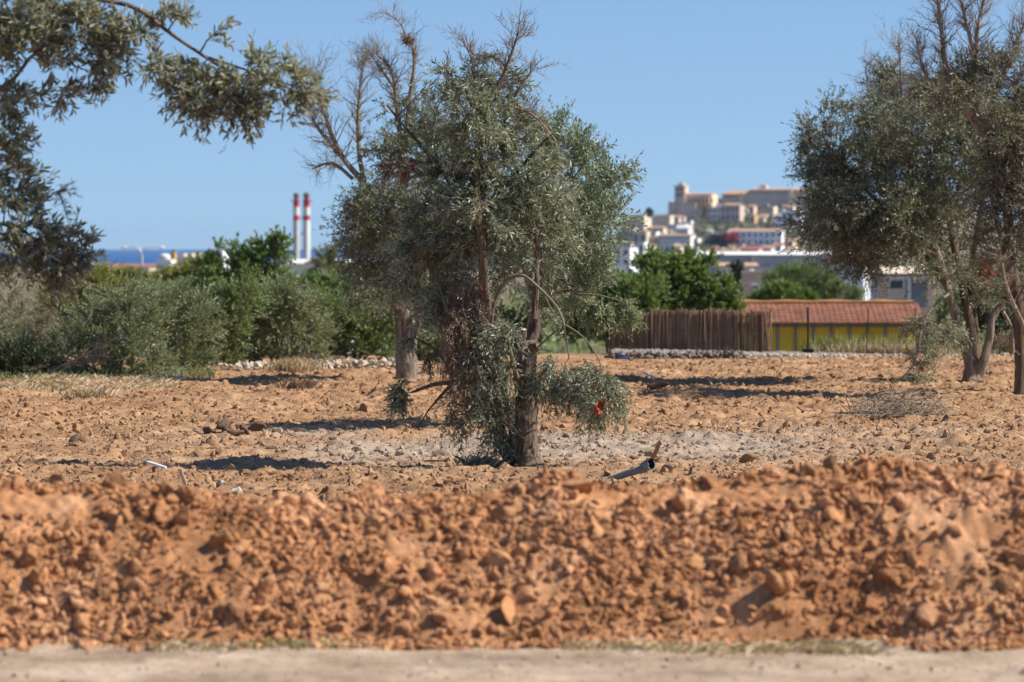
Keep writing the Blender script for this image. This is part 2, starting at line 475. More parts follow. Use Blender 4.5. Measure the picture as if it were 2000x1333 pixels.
# ---- clods
def ico(sub):
    import bmesh
    bm = bmesh.new(); bmesh.ops.create_icosphere(bm, subdivisions=sub, radius=1)
    V = np.array([v.co[:] for v in bm.verts]); F = np.array([[v.index for v in f.verts] for f in bm.faces]); bm.free()
    return V, F
ICO = {1: ico(1), 2: ico(2), 3: ico(3), 4: ico(4)}
def rock_shape(rng, sub, cuts=9, rough=.06):
    V, F = ICO[sub]
    V = V.copy()
    for _ in range(cuts):
        n = unit(rng.standard_normal(3)); dd = rng.uniform(.3, .75)
        s = V @ n; over = s > dd
        V[over] -= np.outer(s[over] - dd, n) * .97
    for k in (2.2, 5.0, 9.0):
        ph = rng.uniform(0, 9, 3)
        V *= (1 + .75 * rough * (2.2 / k) ** .6 * np.sin(V @ (unit(rng.standard_normal(3)) * k) + ph[0]) * 1.2)[:, None]
    V += rng.normal(0, rough * .35, V.shape)
    return V * np.array([1.3, rng.uniform(.6, 1.15), rng.uniform(.45, .95)]), F
def rots(rng, n, flat=False):
    q = unit(rng.standard_normal((n, 4)))
    w, x, y, z = q.T
    return np.stack([np.stack([1 - 2 * (y * y + z * z), 2 * (x * y - z * w), 2 * (x * z + y * w)], -1),
                     np.stack([2 * (x * y + z * w), 1 - 2 * (x * x + z * z), 2 * (y * z - x * w)], -1),
                     np.stack([2 * (x * z - y * w), 2 * (y * z + x * w), 1 - 2 * (x * x + y * y)], -1)], -2)
def scatter(rng, pos, size, sub, nvar=14):
    acc_v = []; acc_f = []; acc_r = []; n = 0
    var = rng.integers(0, nvar, len(pos)); R = rots(rng, len(pos))
    for k in range(nvar):
        V, F = rock_shape(rng, sub, 8, .07 if sub > 1 else .1)
        m = var == k; c = m.sum()
        if not c: continue
        W = np.einsum('nij,vj->nvi', R[m], V) * size[m][:, None, None] + pos[m][:, None, :]
        acc_v.append(W.reshape(-1, 3))
        acc_f.append((F[None] + (np.arange(c) * len(V))[:, None, None]).reshape(-1, 3) + n)
        acc_r.append(np.repeat(rng.uniform(0, 1, c), len(V)))
        n += c * len(V)
    return np.concatenate(acc_v), np.concatenate(acc_f), np.concatenate(acc_r)

rng = np.random.default_rng(5)
# bank clods
n = 80000
x = rng.uniform(-5.2, 5.2, n); y = 18.08 + 2.15 * rng.uniform(0, 1, n) ** .9
keep = (vnoise(x / .55, y / .35, 301) + .5 * vnoise(x / .2, y / .15, 302) + .5 + rng.uniform(-.3, .3, n)) > .34
x, y = x[keep], y[keep]
s = .0075 * (rng.pareto(1.9, len(x)) + 1); s = np.clip(s, .0075, .034)
Vb, Fb, Rb = scatter(rng, np.stack([x, y, np.maximum(berm_h(x, y), path_h(x, y)) + s * .15], -1), s, 2, 20)
o = mk('bank_clods', Vb, Fb, [M['berm']], smooth=False, attrs={'rnd': Rb})
setp(o, 'loose clods and crumbs of orange earth on the bank', None, None, 'stuff')
n = 2400
x = rng.uniform(-5, 5, n); y = rng.uniform(18.1, 19.9, n); k_ = vnoise(x / .6, y / .4, 305) + rng.uniform(-.3, .3, n) > -.06; x, y = x[k_], y[k_]; n = len(x); s = .016 + .056 * rng.uniform(0, 1, n) ** 2.2
Vb, Fb, Rb = scatter(rng, np.stack([x, y, berm_h(x, y) + s * .1], -1), s, 3, 24)
o = mk('bank_lumps', Vb, Fb, [M['berm']], smooth=False, attrs={'rnd': Rb})
setp(o, 'fist sized lumps of orange earth all over the bank', None, None, 'stuff')
n = 2600
x = rng.uniform(-4.5, 4.5, n); y = rng.uniform(15.5, 18.2, n); s = np.clip(.004 * (rng.pareto(2.2, n) + 1), .004, .022)
Vb, Fb, Rb = scatter(rng, np.stack([x, y, path_h(x, y)], -1), s, 1, 16)
setp(mk('path_gravel', Vb, Fb, [M['path']], smooth=False, attrs={'rnd': Rb}), 'small gravel and crumbs scattered over the path', None, None, 'stuff')
# field clods
n = 100000
y = rng.uniform(20, 64, n); x = rng.uniform(-1, 1, n) * (y * .15 + .8)
s = np.clip(.011 * (rng.pareto(2.5, n) + 1), .011, .055)
keep = y < field_edge(x) - .3
x, y, s = x[keep], y[keep], s[keep]
Vb, Fb, Rb = scatter(rng, np.stack([x, y, FH(x, y) + s * .1], -1), s, 1, 20)
o = mk('field_clods', Vb, Fb, [M['field']], smooth=False, attrs={'rnd': Rb, 'ash': field_ash(Vb[:, 0], Vb[:, 1])})
setp(o, 'crumbled clods and small stones lying over the tilled field', None, None, 'stuff')
n = 520
y = rng.uniform(21, 62, n); x = rng.uniform(-1, 1, n) * (y * .15 + .8)
s = rng.uniform(.04, .10, n) * rng.uniform(.6, 1, n)
Vb, Fb, Rb = scatter(rng, np.stack([x, y, FH(x, y) - s * .1], -1), s, 2, 24)
o = mk('field_lumps', Vb, Fb, [M['field']], smooth=False, attrs={'rnd': Rb, 'ash': field_ash(Vb[:, 0], Vb[:, 1])})
setp(o, 'bigger broken lumps of dry soil in the field', None, None, 'stuff')

def ground_at(px, py, guess=None):
    """distance at which the ray through a pixel meets the field level"""
    return (EYE - .03) * FPX / (py - 478)

# named rocks on the bank: px, py, size px, material, label
BR = [(35, 1035, 46, 'berm', 'big angular orange rock at the left edge of the bank'),
      (322, 1006, 38, 'berm', 'block shaped orange rock near the bank crest on the left'),
      (735, 1068, 32, 'berm', 'tan rock with a shaded underside in mid bank'),
      (1035, 1078, 30, 'berm', 'smooth pale orange rock in the middle of the bank'),
      (1245, 1020, 34, 'berm', 'reddish rounded lump below the bank crest right of centre'),
      (1625, 903, 24, 'field', 'pale grey stone standing upright on the bank crest'),
      (1715, 905, 46, 'berm', 'long flat orange slab on the highest part of the bank'),
      (1330, 985, 34, 'berm', 'rough orange rock on the crest right of the pipe'),
      (70, 1130, 34, 'berm', 'dark crusted lump low on the left of the bank'),
      (1155, 1077, 20, 'berm', 'small smooth oval stone right of the pale orange rock'),
      (850, 1185, 28, 'berm', 'flat triangular stone low in the centre of the bank'),
      (978, 1100, 30, 'berm', 'tall narrow clod left of the smooth pale orange rock'),
      (1990, 1095, 32, 'berm', 'bright orange rock at the right edge of the bank'),
      (720, 965, 24, 'berm', 'rounded clod on the low dip of the bank crest'),
      (240, 1235, 26, 'berm', 'tan stone at the foot of the bank on the left')]
def bank_hit(px, py):
    ds = np.linspace(17.9, 20.6, 500)
    P = at(px, py, ds)
    hit = np.where(P[:, 2] < berm_h(P[:, 0], P[:, 1]))[0]
    return P[hit[0]] if len(hit) else at(px, py, YC)
rr = np.random.default_rng(11)
for px, py, sp, mt, lab in BR:
    p = bank_hit(px, py); s = sp * m_per_px(p[1])
    V, F = rock_shape(rr, 4, 20, .09)
    V = V @ rots(rr, 1)[0].T
    V[:, 2] *= .3 if 'slab' in lab else .85
    V = V * s * 1.35 + p + np.array([0, .2 * s, -.1 * s])
    setp(mk('rock', V, F, [M[mt]], smooth=True, attrs={'rnd': np.full(len(V), .85)}), lab, 'rock', 'rocks on the earth bank')
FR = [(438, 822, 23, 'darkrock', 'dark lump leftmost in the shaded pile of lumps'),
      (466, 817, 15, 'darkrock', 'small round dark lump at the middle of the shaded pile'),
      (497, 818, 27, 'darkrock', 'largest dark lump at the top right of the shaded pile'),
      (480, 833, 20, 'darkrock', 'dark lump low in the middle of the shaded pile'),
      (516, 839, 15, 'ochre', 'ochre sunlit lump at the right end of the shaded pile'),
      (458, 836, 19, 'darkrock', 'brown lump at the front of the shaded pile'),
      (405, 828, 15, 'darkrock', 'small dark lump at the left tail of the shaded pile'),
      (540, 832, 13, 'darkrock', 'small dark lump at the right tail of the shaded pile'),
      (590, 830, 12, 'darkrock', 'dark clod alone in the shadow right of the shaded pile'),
      (430, 922, 16, 'rockgrey', 'grey stone lying in the tree shadow in front'),
      (464, 948, 14, 'rock', 'pale upright stone just behind the bank left of centre'),
      (147, 845, 18, 'darkrock', 'dark clod alone in the left of the field'),
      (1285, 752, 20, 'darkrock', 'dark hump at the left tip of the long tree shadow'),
      (1520, 748, 12, 'rockgrey', 'small pale stone in the long tree shadow'),
      (1465, 880, 24, 'rock', 'pinkish boulder half buried behind the bank crest'),
      (1565, 890, 24, 'rock', 'broad tan boulder beside a dark hollow behind the bank'),
      (50, 736, 10, 'rock', 'white flat stone at the left field edge')]
for px, py, sp, mt, lab in FR:
    d = ground_at(px, py + sp * .6); p = at(px, py + sp * .6, d); s = sp * m_per_px(d)
    V, F = rock_shape(rr, 3, 10, .06)
    V = V @ rots(rr, 1)[0].T; V[:, 2] *= .8
    p[2] = float(FH(p[0], p[1])) + s * .45
    V = V * s + p
    m_ = M['field'] if px in (1465, 1565) else M[mt]
    setp(mk('rock', V, F, [m_], smooth=True, attrs={'rnd': np.full(len(V), .7)}), lab, 'rock', 'rocks lying in the field')

# ------------------------------------------------------------------ sea and sky-line structures
m, nt, b, N, L = newmat('sea_water')
n_, r_ = noise_ramp(nt, .002, [(.3, (.008, .075, .22)), (.7, (.011, .092, .26))], 6, .6, objcoord(nt))
L.new(r_.outputs[0], b.inputs['Base Color']); b.inputs['Roughness'].default_value = .5; b.inputs['Specular IOR Level'].default_value = .03
nw, _ = noise_ramp(nt, .08, [(0, (0, 0, 0)), (1, (1, 1, 1))], 6, .7, objcoord(nt)); bump(nt, b, nw.outputs['Fac'], 1, 3)
M['sea'] = m
V = np.array([[-12000, 5000, -24.6], [12000, 5000, -24.6], [12000, 20000, -24.6], [-12000, 20000, -24.6]], float)
setp(mk('sea', V, np.array([[0, 1, 2, 3]]), [M['sea']]), 'blue sea on the horizon', None, None, 'structure')

# castle hill: surface matches pixel row -> distance
def hill_d(py): return 2050 + (497 - py) * 4.2
def hill_z_at(px, py): return zpx(py, hill_d(py))
HPX = np.array([1080, 1170, 1220, 1300, 1345, 1400, 1480, 1600, 1750, 1900, 2100])
HTOP = np.array([497, 480, 446, 418, 410, 404, 396, 394, 398, 410, 470])
rows = np.linspace(0, 1, 40); cols = np.linspace(1060, 2120, 90)
VV = []
for t in rows:
    py_top = np.interp(cols, HPX, HTOP)
    py = 500 + (py_top - 500) * t
    d = hill_d(py)
    VV.append(at(cols, py + 1.2 * vnoise(cols / 9, np.full(90, t * 30), 5), d))
for k in (1, 2, 3):   # far side falls away
    py_top = np.interp(cols, HPX, HTOP); d = hill_d(py_top) + 120 * k
    P = at(cols, py_top, d); P[:, 2] = VV[39][:, 2] - 2 - 9.0 * k ** 1.5; VV.append(P)
V = np.array(VV).reshape(-1, 3); i = np.arange(43 * 90).reshape(43, 90)
F = np.stack([i[:-1, :-1], i[:-1, 1:], i[1:, 1:], i[1:, :-1]], -1).reshape(-1, 4)
# skirt to ground
V[:90, 2] = -25
setp(mk('hill', V, F, [M['hill']], smooth=True), 'hill carrying the old town', None, None, 'structure')

# ------------------------------------------------------------------ buildings
def building(name, label, cat, px0, px1, pyt, pyb, d, wall, roof=None, side=.25, yaw=24, rows=0, cols=0, group=None,
             roofh=0, roofmat=None, frame=False, below=8, winsz=(.42, .45), wmat='glass', eave=.0):
    tot = (px1 - px0) * m_per_px(d)
    th = math.radians(yaw)
    if side > 0:
        dep = side * tot / max(math.sin(th), .05); w = (1 - side) * tot / math.cos(th)
    else:
        th = 0; dep = tot * .6; w = tot
    dep = min(dep, max(w * 2.0, 4)) if side > 0 else dep
    zt = zpx(pyt, d); zb = zpx(pyb, d)
    p0 = at(px0, pyb, d)
    root = empty(name, (p0[0], p0[1], zb), label, cat, group, -th)
    h = zt - zb
    A = Acc(); A.add(boxv(0, w, 0, dep, -below, h), BOXF)
    A.add(boxv(-.02 * w, 1.02 * w, -.01 * w, dep + .01 * w, h, h + max(.02 * h, .12)), BOXF)
    L_ = lambda acc, nm, mats, par=root: local(acc, nm, mats, par)
    L_(A, 'wall', [M[wall]])
    if roof:
        rh = roofh * m_per_px(d); R = Acc(); ov = .35 if d < 600 else .6; z0 = h + max(.02 * h, .12) + .003
        if roof == 'gable':
            V = np.array([[-ov, -ov, z0], [w + ov, -ov, z0], [w + ov, dep + ov, z0], [-ov, dep + ov, z0], [-ov, dep / 2, z0 + rh], [w + ov, dep / 2, z0 + rh]])
            R.add(V, np.array([[0, 1, 5, 4], [2, 3, 4, 5], [0, 3, 2, 1]])); R.add(V.copy(), np.array([[0, 4, 3], [1, 2, 5]]))
        elif roof == 'hip':
            V = np.array([[-ov, -ov, z0], [w + ov, -ov, z0], [w + ov, dep + ov, z0], [-ov, dep + ov, z0], [min(w * .3, dep / 2), dep / 2, z0 + rh], [max(w * .7, w - dep / 2), dep / 2, z0 + rh]])
            R.add(V, np.array([[0, 1, 5, 4], [2, 3, 4, 5], [0, 3, 2, 1]])); R.add(V.copy(), np.array([[0, 4, 3], [1, 2, 5]]))
        elif roof == 'pyramid':
            V = np.array([[-ov, -ov, z0], [w + ov, -ov, z0], [w + ov, dep + ov, z0], [-ov, dep + ov, z0], [w / 2, dep / 2, z0 + rh]])
            R.add(V, np.array([[0, 1, 4], [1, 2, 4], [2, 3, 4], [3, 0, 4]])); R.add(V.copy(), np.array([[0, 3, 2, 1]]))
        L_(R, 'roof', [M[roofmat or 'terracotta']])
    pr = .03 if d < 600 else .12
    for r in range(rows):
        for c in range(cols):
            cw = w / cols; ch = h / rows
            ww = cw * winsz[0]; hh = ch * winsz[1]
            cx = (c + .5) * cw; cz = h - (r + .5) * ch
            G = Acc(); G.add(boxv(cx - ww / 2, cx + ww / 2, -pr, .1, cz - hh / 2, cz + hh / 2), BOXF)
            wo = L_(G, 'window', [M[wmat]])
            if frame:
                f = .07 if d < 600 else .25; G = Acc()
                for bx in ((cx - ww / 2 - f, cx - ww / 2, cz - hh / 2 - f, cz + hh / 2 + f), (cx + ww / 2, cx + ww / 2 + f, cz - hh / 2 - f, cz + hh / 2 + f),
                           (cx - ww / 2, cx + ww / 2, cz - hh / 2 - f, cz - hh / 2), (cx - ww / 2, cx + ww / 2, cz + hh / 2, cz + hh / 2 + f)):
                    G.add(boxv(bx[0], bx[1], -pr * 2, .1, bx[2], bx[3]), BOXF)
                L_(G, 'frame', [M['frame']], wo)
    root['dims'] = (w, dep, h)
    return root

def local(acc, nm, mats, par):
    ks = sorted(acc.F)
    return mk(nm, np.concatenate(acc.V), [np.concatenate(acc.F[k]) for k in ks], mats, par,
              smooth=np.concatenate([np.concatenate(acc.S[k]) for k in ks]), world=False,
              mi=np.concatenate([np.concatenate(acc.M[k]) for k in ks]))

OT = 'old town buildings on the hill'
HB = [  # name,label,x0,x1,yt,yb,wall,roof,roofh,roofmat,side,rows,cols
 ('bastion', 'massive tan bastion wall at the left end of the hill', 1215, 1273, 421, 456, 'stone', None, 0, None, .27, 0, 0),
 ('bastion', 'shaded bastion with a sloping lit flank left of the cathedral', 1282, 1317, 421, 448, 'stone', None, 0, None, .25, 0, 0),
 ('city_wall', 'low stone curtain wall linking the two bastions', 1266, 1292, 423, 443, 'greystone', None, 0, None, 0, 0, 0),
 ('annex', 'square peach annex lit by the sun under the cathedral nave', 1345, 1361, 402, 418, 'peach', None, 0, None, .5, 0, 0),
 ('house', 'tall pale yellow house at the right foot of the cathedral', 1375, 1401, 397, 427, 'cream', None, 0, None, .5, 1, 2),
 ('house', 'low white house between the cathedral and the castle', 1393, 1428, 388, 398, 'offwhite', None, 0, None, .3, 1, 4),
 ('house', 'grey white house with a planted terrace right of the pale yellow house', 1385, 1410, 405, 430, 'offwhite', None, 0, None, .1, 2, 3),
 ('house', 'large tan apartment house with pinkish roof in mid slope', 1408, 1453, 401, 433, 'mauve', 'hip', 3, 'pinkroof', .2, 2, 4),
 ('house', 'small bright white cube house under the castle', 1448, 1462, 394, 405, 'white', None, 0, None, .4, 0, 0),
 ('house', 'small pink house squeezed under the castle', 1460, 1471, 391, 402, 'peach', None, 0, None, .4, 1, 2),
 ('house', 'narrow cream house standing under the castle wall', 1471, 1482, 392, 406, 'cream', None, 0, None, .5, 1, 1),
 ('house', 'wide white house right under the castle wall', 1484, 1508, 391, 400, 'white', 'gable', 2, 'offwhite', .3, 0, 0),
 ('house', 'mauve brown block below the wide white house', 1482, 1502, 399, 422, 'mauve', None, 0, None, .1, 2, 3),
 ('house', 'cream house with a broad sunlit flank left of the big white house', 1500, 1521, 404, 431, 'cream', None, 0, None, .5, 2, 2),
 ('house', 'peach house with tiled roof at the right foot of the castle', 1508, 1533, 396, 409, 'peach', 'gable', 2, 'terracotta', .35, 1, 2),
 ('house', 'grey house with terracotta roof above the big white house', 1529, 1554, 404, 416, 'offwhite', 'gable', 3, 'terracotta', .2, 1, 3),
 ('house', 'little sand coloured house in the middle of the slope', 1462, 1479, 403, 418, 'peach', 'gable', 2, 'pinkroof', .4, 1, 1),
 ('house', 'ochre house with an arched front low in the shrubs', 1465, 1482, 422, 436, 'ochre', None, 0, None, .5, 1, 1),
 ('house', 'small terracotta roofed house beside the ochre house', 1480, 1497, 425, 434, 'stone', 'gable', 3, 'terracotta', .3, 0, 0),
 ('house', 'narrow bluish white house left of the big white house', 1512, 1530, 421, 446, 'bluewhite', 'gable', 2, 'pinkroof', .2, 2, 2),
 ('house', 'big plain white house half hidden by the right olive', 1526, 1569, 413, 448, 'bluewhite', None, 0, None, .12, 2, 3),
 ('hotel', 'long white two storey hotel with terracotta roof at the hill foot', 1424, 1531, 452, 480, 'bluewhite', 'gable', 4, 'pinkroof', .07, 2, 9),
 ('house', 'low pale flat house alone among the slope shrubs', 1439, 1453, 432, 437, 'cream', None, 0, None, .2, 0, 0),
 ('house', 'beige house left of the long white hotel', 1402, 1426, 452, 464, 'stone', None, 0, None, .2, 1, 3),
 ('house', 'small domed whitish house left of the beige house', 1380, 1394, 451, 459, 'offwhite', 'hip', 2, 'offwhite', .3, 0, 0),
 ('house', 'brown grey house under the left bastion', 1220, 1246, 446, 470, 'stone', None, 0, None, .3, 1, 2),
 ('tower_house', 'cream tower house with a dark opening below the bastion', 1235, 1270, 452, 480, 'cream', None, 0, None, .22, 1, 2),
 ('house', 'long low cream house under the second bastion', 1252, 1302, 445, 456, 'cream', 'gable', 2, 'pinkroof', .15, 1, 4),
 ('house', 'bluish flat roofed house behind the white gabled house', 1305, 1345, 438, 449, 'bluewhite', None, 0, None, .15, 1, 4),
 ('house', 'white gabled house at the right of the lower cluster', 1322, 1353, 446, 464, 'white', 'gable', 5, 'offwhite', .3, 1, 3),
 ('house', 'white terrace of houses with a row of windows', 1287, 1354, 460, 482, 'offwhite', 'gable', 2, 'pinkroof', .1, 2, 8),
 ('house', 'pinkish house left of the white terrace', 1268, 1292, 462, 480, 'peach', None, 0, None, .2, 1, 3),
 ('house', 'white flat house in front of the white terrace', 1288, 1330, 477, 492, 'white', None, 0, None, .3, 1, 3),
 ('house', 'peach house under the white flat house', 1314, 1334, 481, 496, 'peach', 'gable', 2, 'terracotta', .3, 1, 2),
 ('house', 'row house with red roof at the hill foot left of the purple shrubs', 1380, 1412, 490, 498, 'offwhite', 'gable', 3, 'redroof', .2, 1, 3),
 ('house', 'tan row house at the hill foot below the purple shrubs', 1412, 1446, 489, 499, 'cream', 'gable', 2, 'pinkroof', .2, 1, 4),
 ('house', 'long dark red roofed row house at the hill foot', 1443, 1490, 486, 497, 'peach', 'gable', 4, 'redroof', .2, 1, 5),
 ('house', 'pinkish roofed house at the hill foot below the hotel', 1488, 1514, 484, 496, 'offwhite', 'gable', 4, 'terracotta', .3, 1, 3),
 ('house', 'white house with pink roof right below the hotel corner', 1510, 1534, 479, 493, 'white', 'gable', 3, 'redroof', .4, 1, 2),
 ('house', 'cream house right of the hotel behind the olive leaves', 1531, 1560, 470, 490, 'cream', 'gable', 3, 'terracotta', .4, 1, 2),
]
for nm, lab, x0, x1, yt, yb, wl_, rf, rh, rm, sd, ro, co in HB:
    building(nm, lab, nm.replace('_', ' '), x0, x1, yt, yb, hill_d(yb) - 6, wl_, rf, sd, 24, ro, co, OT, rh, rm, below=12)

# small plain houses filling the gaps of the old town
rs_ = np.random.default_rng(88); cnt = 0; used_ = set()
REFS = [(1345, 400, 'cathedral'), (1480, 385, 'castle'), (1245, 440, 'left bastion'), (1300, 436, 'second bastion'), (1475, 464, 'long white hotel'), (1547, 430, 'big plain white house'),
        (1320, 470, 'white terrace'), (1405, 475, 'purple shrubs'), (1473, 429, 'ochre house'), (1430, 415, 'large tan apartment house'), (1466, 491, 'dark red roofed row house'),
        (1252, 466, 'cream tower house'), (1338, 452, 'white gabled house'), (1512, 415, 'cream house with a sunlit flank'), (1309, 485, 'white flat house'), (1398, 430, 'planted terrace house')]
for q in range(1400):
    px_ = rs_.uniform(1222, 1560); py_ = rs_.uniform(404, 494)
    top_ = np.interp(px_, HPX, HTOP)
    if py_ < top_ + 6: continue
    if 1355 < px_ < 1425 and 424 < py_ < 486: continue
    if 1420 < px_ < 1530 and 430 < py_ < 480: continue
    if px_ < 1310 and py_ < 446: continue
    if px_ < 1400 and py_ < 424: continue
    w_ = rs_.uniform(8, 16); h_ = rs_.uniform(5.5, 9.5)
    kx = rs_.integers(0, 5); wm = ['white', 'offwhite', 'cream', 'bluewhite', 'peach'][kx]
    cn = ['bright white', 'greyish white', 'cream', 'bluish white', 'peach'][kx]
    g_ = rs_.uniform() < .5
    ri = int(np.argmin([np.hypot(px_ + w_ / 2 - c_[0], 1.6 * (py_ - 4 - c_[1])) for c_ in REFS])); c_ = REFS[ri]
    dx_, dy_ = px_ + w_ / 2 - c_[0], py_ - 4 - c_[1]
    sd_ = ('right of' if dx_ > 0 else 'left of') if abs(dx_) > 1.3 * abs(dy_) else ('below' if dy_ > 0 else 'above')
    lb = 'small %s %s house just %s the %s' % (cn, 'gabled' if g_ else 'flat roofed', sd_, c_[2])
    if lb in used_: continue
    used_.add(lb)
    building('house', lb, 'house', px_, px_ + w_, py_ - h_, py_, hill_d(py_) - rs_.uniform(2, 9), wm, 'gable' if g_ else None, rs_.uniform(.3, .55), 24, 1, rs_.integers(1, 4), 'small houses of the old town', 2, 'pinkroof', below=8)
    cnt += 1
    if cnt >= 78: break

# cathedral
d = 2330
root = empty('cathedral', at(1305, 420, d), 'stone cathedral with a square bell tower on the hill top', 'cathedral', None, math.radians(-20))
def cbox(acc, x0, x1, yt, yb, y0, y1, m=0):
    k = m_per_px(d) / math.cos(math.radians(20))
    acc.add(boxv((x0 - 1305) * k, (x1 - 1305) * k, y0, y1, (420 - yb) * m_per_px(d), (420 - yt) * m_per_px(d)), BOXF, m)
    return acc
local(cbox(cbox(Acc(), 1305, 1317, 395, 440, 0, 18), 1318, 1357, 398, 440, 1, 22), 'base', [M['greystone']], root)
tw = local(cbox(cbox(cbox(Acc(), 1315, 1335, 364, 398, 2.2, 9), 1314, 1336, 377, 378, 1.8, 9.4), 1314, 1336, 363, 365.5, 1.8, 9.4), 'bell_tower', [M['stone']], root)
for a_, b_ in ((1319, 1323), (1326, 1330)):
    for u, v in ((367, 373), (378.5, 384)):
        local(cbox(Acc(), a_, b_, u, v, 1.95, 3), 'window', [M['glass']], tw)
local(cbox(cbox(Acc(), 1319, 1331, 360, 363, 3.5, 8), 1322, 1328, 356.5, 360, 4.5, 7), 'belfry_cap', [M['stone']], tw)
M['nave'] = flat_mat('sunlit_peach_stone', (.88, .60, .40), .85, .1, .3)  # peach raised so the colour itself carries sunlight on the nave front
local(cbox(Acc(), 1335.5, 1384, 379.5, 398, 5, 17), 'nave', [M['nave']], root)
R = Acc(); k = m_per_px(d) / math.cos(math.radians(20))
w0, w1, z0, z1 = (1335 - 1305) * k, (1385 - 1305) * k, (420 - 379.4) * m_per_px(d), (420 - 377.5) * m_per_px(d)
R.add(np.array([[w0, 4.4, z0], [w1, 4.4, z0], [w1, 17.6, z0], [w0, 17.6, z0], [w0, 11, z1], [w1, 11, z1]]), np.array([[0, 1, 5, 4], [2, 3, 4, 5], [0, 3, 2, 1]]))
R.add(np.array([[w0, 4.4, z0], [w0, 17.6, z0], [w0, 11, z1], [w1, 4.4, z0], [w1, 17.6, z0], [w1, 11, z1]]), np.array([[0, 2, 1], [3, 4, 5]]))
local(R, 'roof', [M['pinkroof']], root)
for q in range(6):
    x0 = 1338 + q * 8.0
    local(cbox(Acc(), x0 + 3.6, x0 + 7.2, 387, 396.5, 4.8, 5.5), 'window', [M['glass']], root)
    local(cbox(Acc(), x0, x0 + 3, 385.5, 399, 3.4, 5), 'buttress', [M['nave']], root)
# castle
d = 2420
root = empty('castle', at(1408, 396, d), 'long castle with pinkish roofs on the skyline right of the cathedral', 'castle', None, math.radians(-12))
def kbox(acc, x0, x1, yt, yb, y0, y1):
    k = m_per_px(d) / math.cos(math.radians(12))
    acc.add(boxv((x0 - 1408) * k, (x1 - 1408) * k, y0, y1, (396 - yb) * m_per_px(d), (396 - yt) * m_per_px(d)), BOXF); return acc
def kroof(x0, x1, yt, yb, y0, y1, mat, inset=0):
    k = m_per_px(d) / math.cos(math.radians(12)); a = Acc()
    X0, X1, Z0, Z1 = (x0 - 1408) * k, (x1 - 1408) * k, (396 - yb) * m_per_px(d), (396 - yt) * m_per_px(d)
    V = np.array([[X0, y0, Z0], [X1, y0, Z0], [X1, y1, Z0], [X0, y1, Z0], [X0 + inset, (y0 + y1) / 2, Z1], [X1, (y0 + y1) / 2, Z1]])
    a.add(V, np.array([[0, 1, 5, 4], [2, 3, 4, 5], [0, 3, 2, 1]])); a.add(V.copy(), np.array([[0, 4, 3], [1, 2, 5]]))
    return local(a, 'roof', [M[mat]], root)
local(kbox(kbox(Acc(), 1409, 1444, 380, 404, 2, 16), 1452, 1464, 377, 404, 1, 16), 'left_wing', [M['stone']], root)
kroof(1407.5, 1466, 372.5, 379.5, 0, 17, 'terracotta', 6)
local(kbox(Acc(), 1443.5, 1451.7, 378, 404, -1.5, 15), 'corner_tower', [M['cream']], root)
local(kbox(Acc(), 1464.3, 1537, 371, 404, 0, 18), 'main_block', [M['greystone']], root)
kroof(1463, 1538, 367.5, 370.8, -1, 19, 'pinkroof')
local(kbox(Acc(), 1537.3, 1546, 370, 404, -3, 18), 'sunlit_pier', [M['cream']], root)
local(kbox(Acc(), 1546.3, 1600, 371.5, 404, 0, 18), 'right_wing', [M['stone']], root)
kroof(1545, 1601, 366.5, 371.2, -1, 19, 'pinkroof')
local(kbox(Acc(), 1481, 1493, 362, 368, 5, 14), 'turret', [M['stone']], root)
for x0 in range(1468, 1535, 9):
    local(kbox(Acc(), x0, x0 + 3, 376, 380, -.3, .5), 'window', [M['glass']], root)
for x0 in range(1413, 1442, 6):
    local(kbox(Acc(), x0, x0 + 2.5, 382, 386, 1.8, 2.5), 'window', [M['glass']], root)
for x0 in range(1550, 1590, 8):
    local(kbox(Acc(), x0, x0 + 3, 376, 380, -.3, .5), 'window', [M['glass']], root)

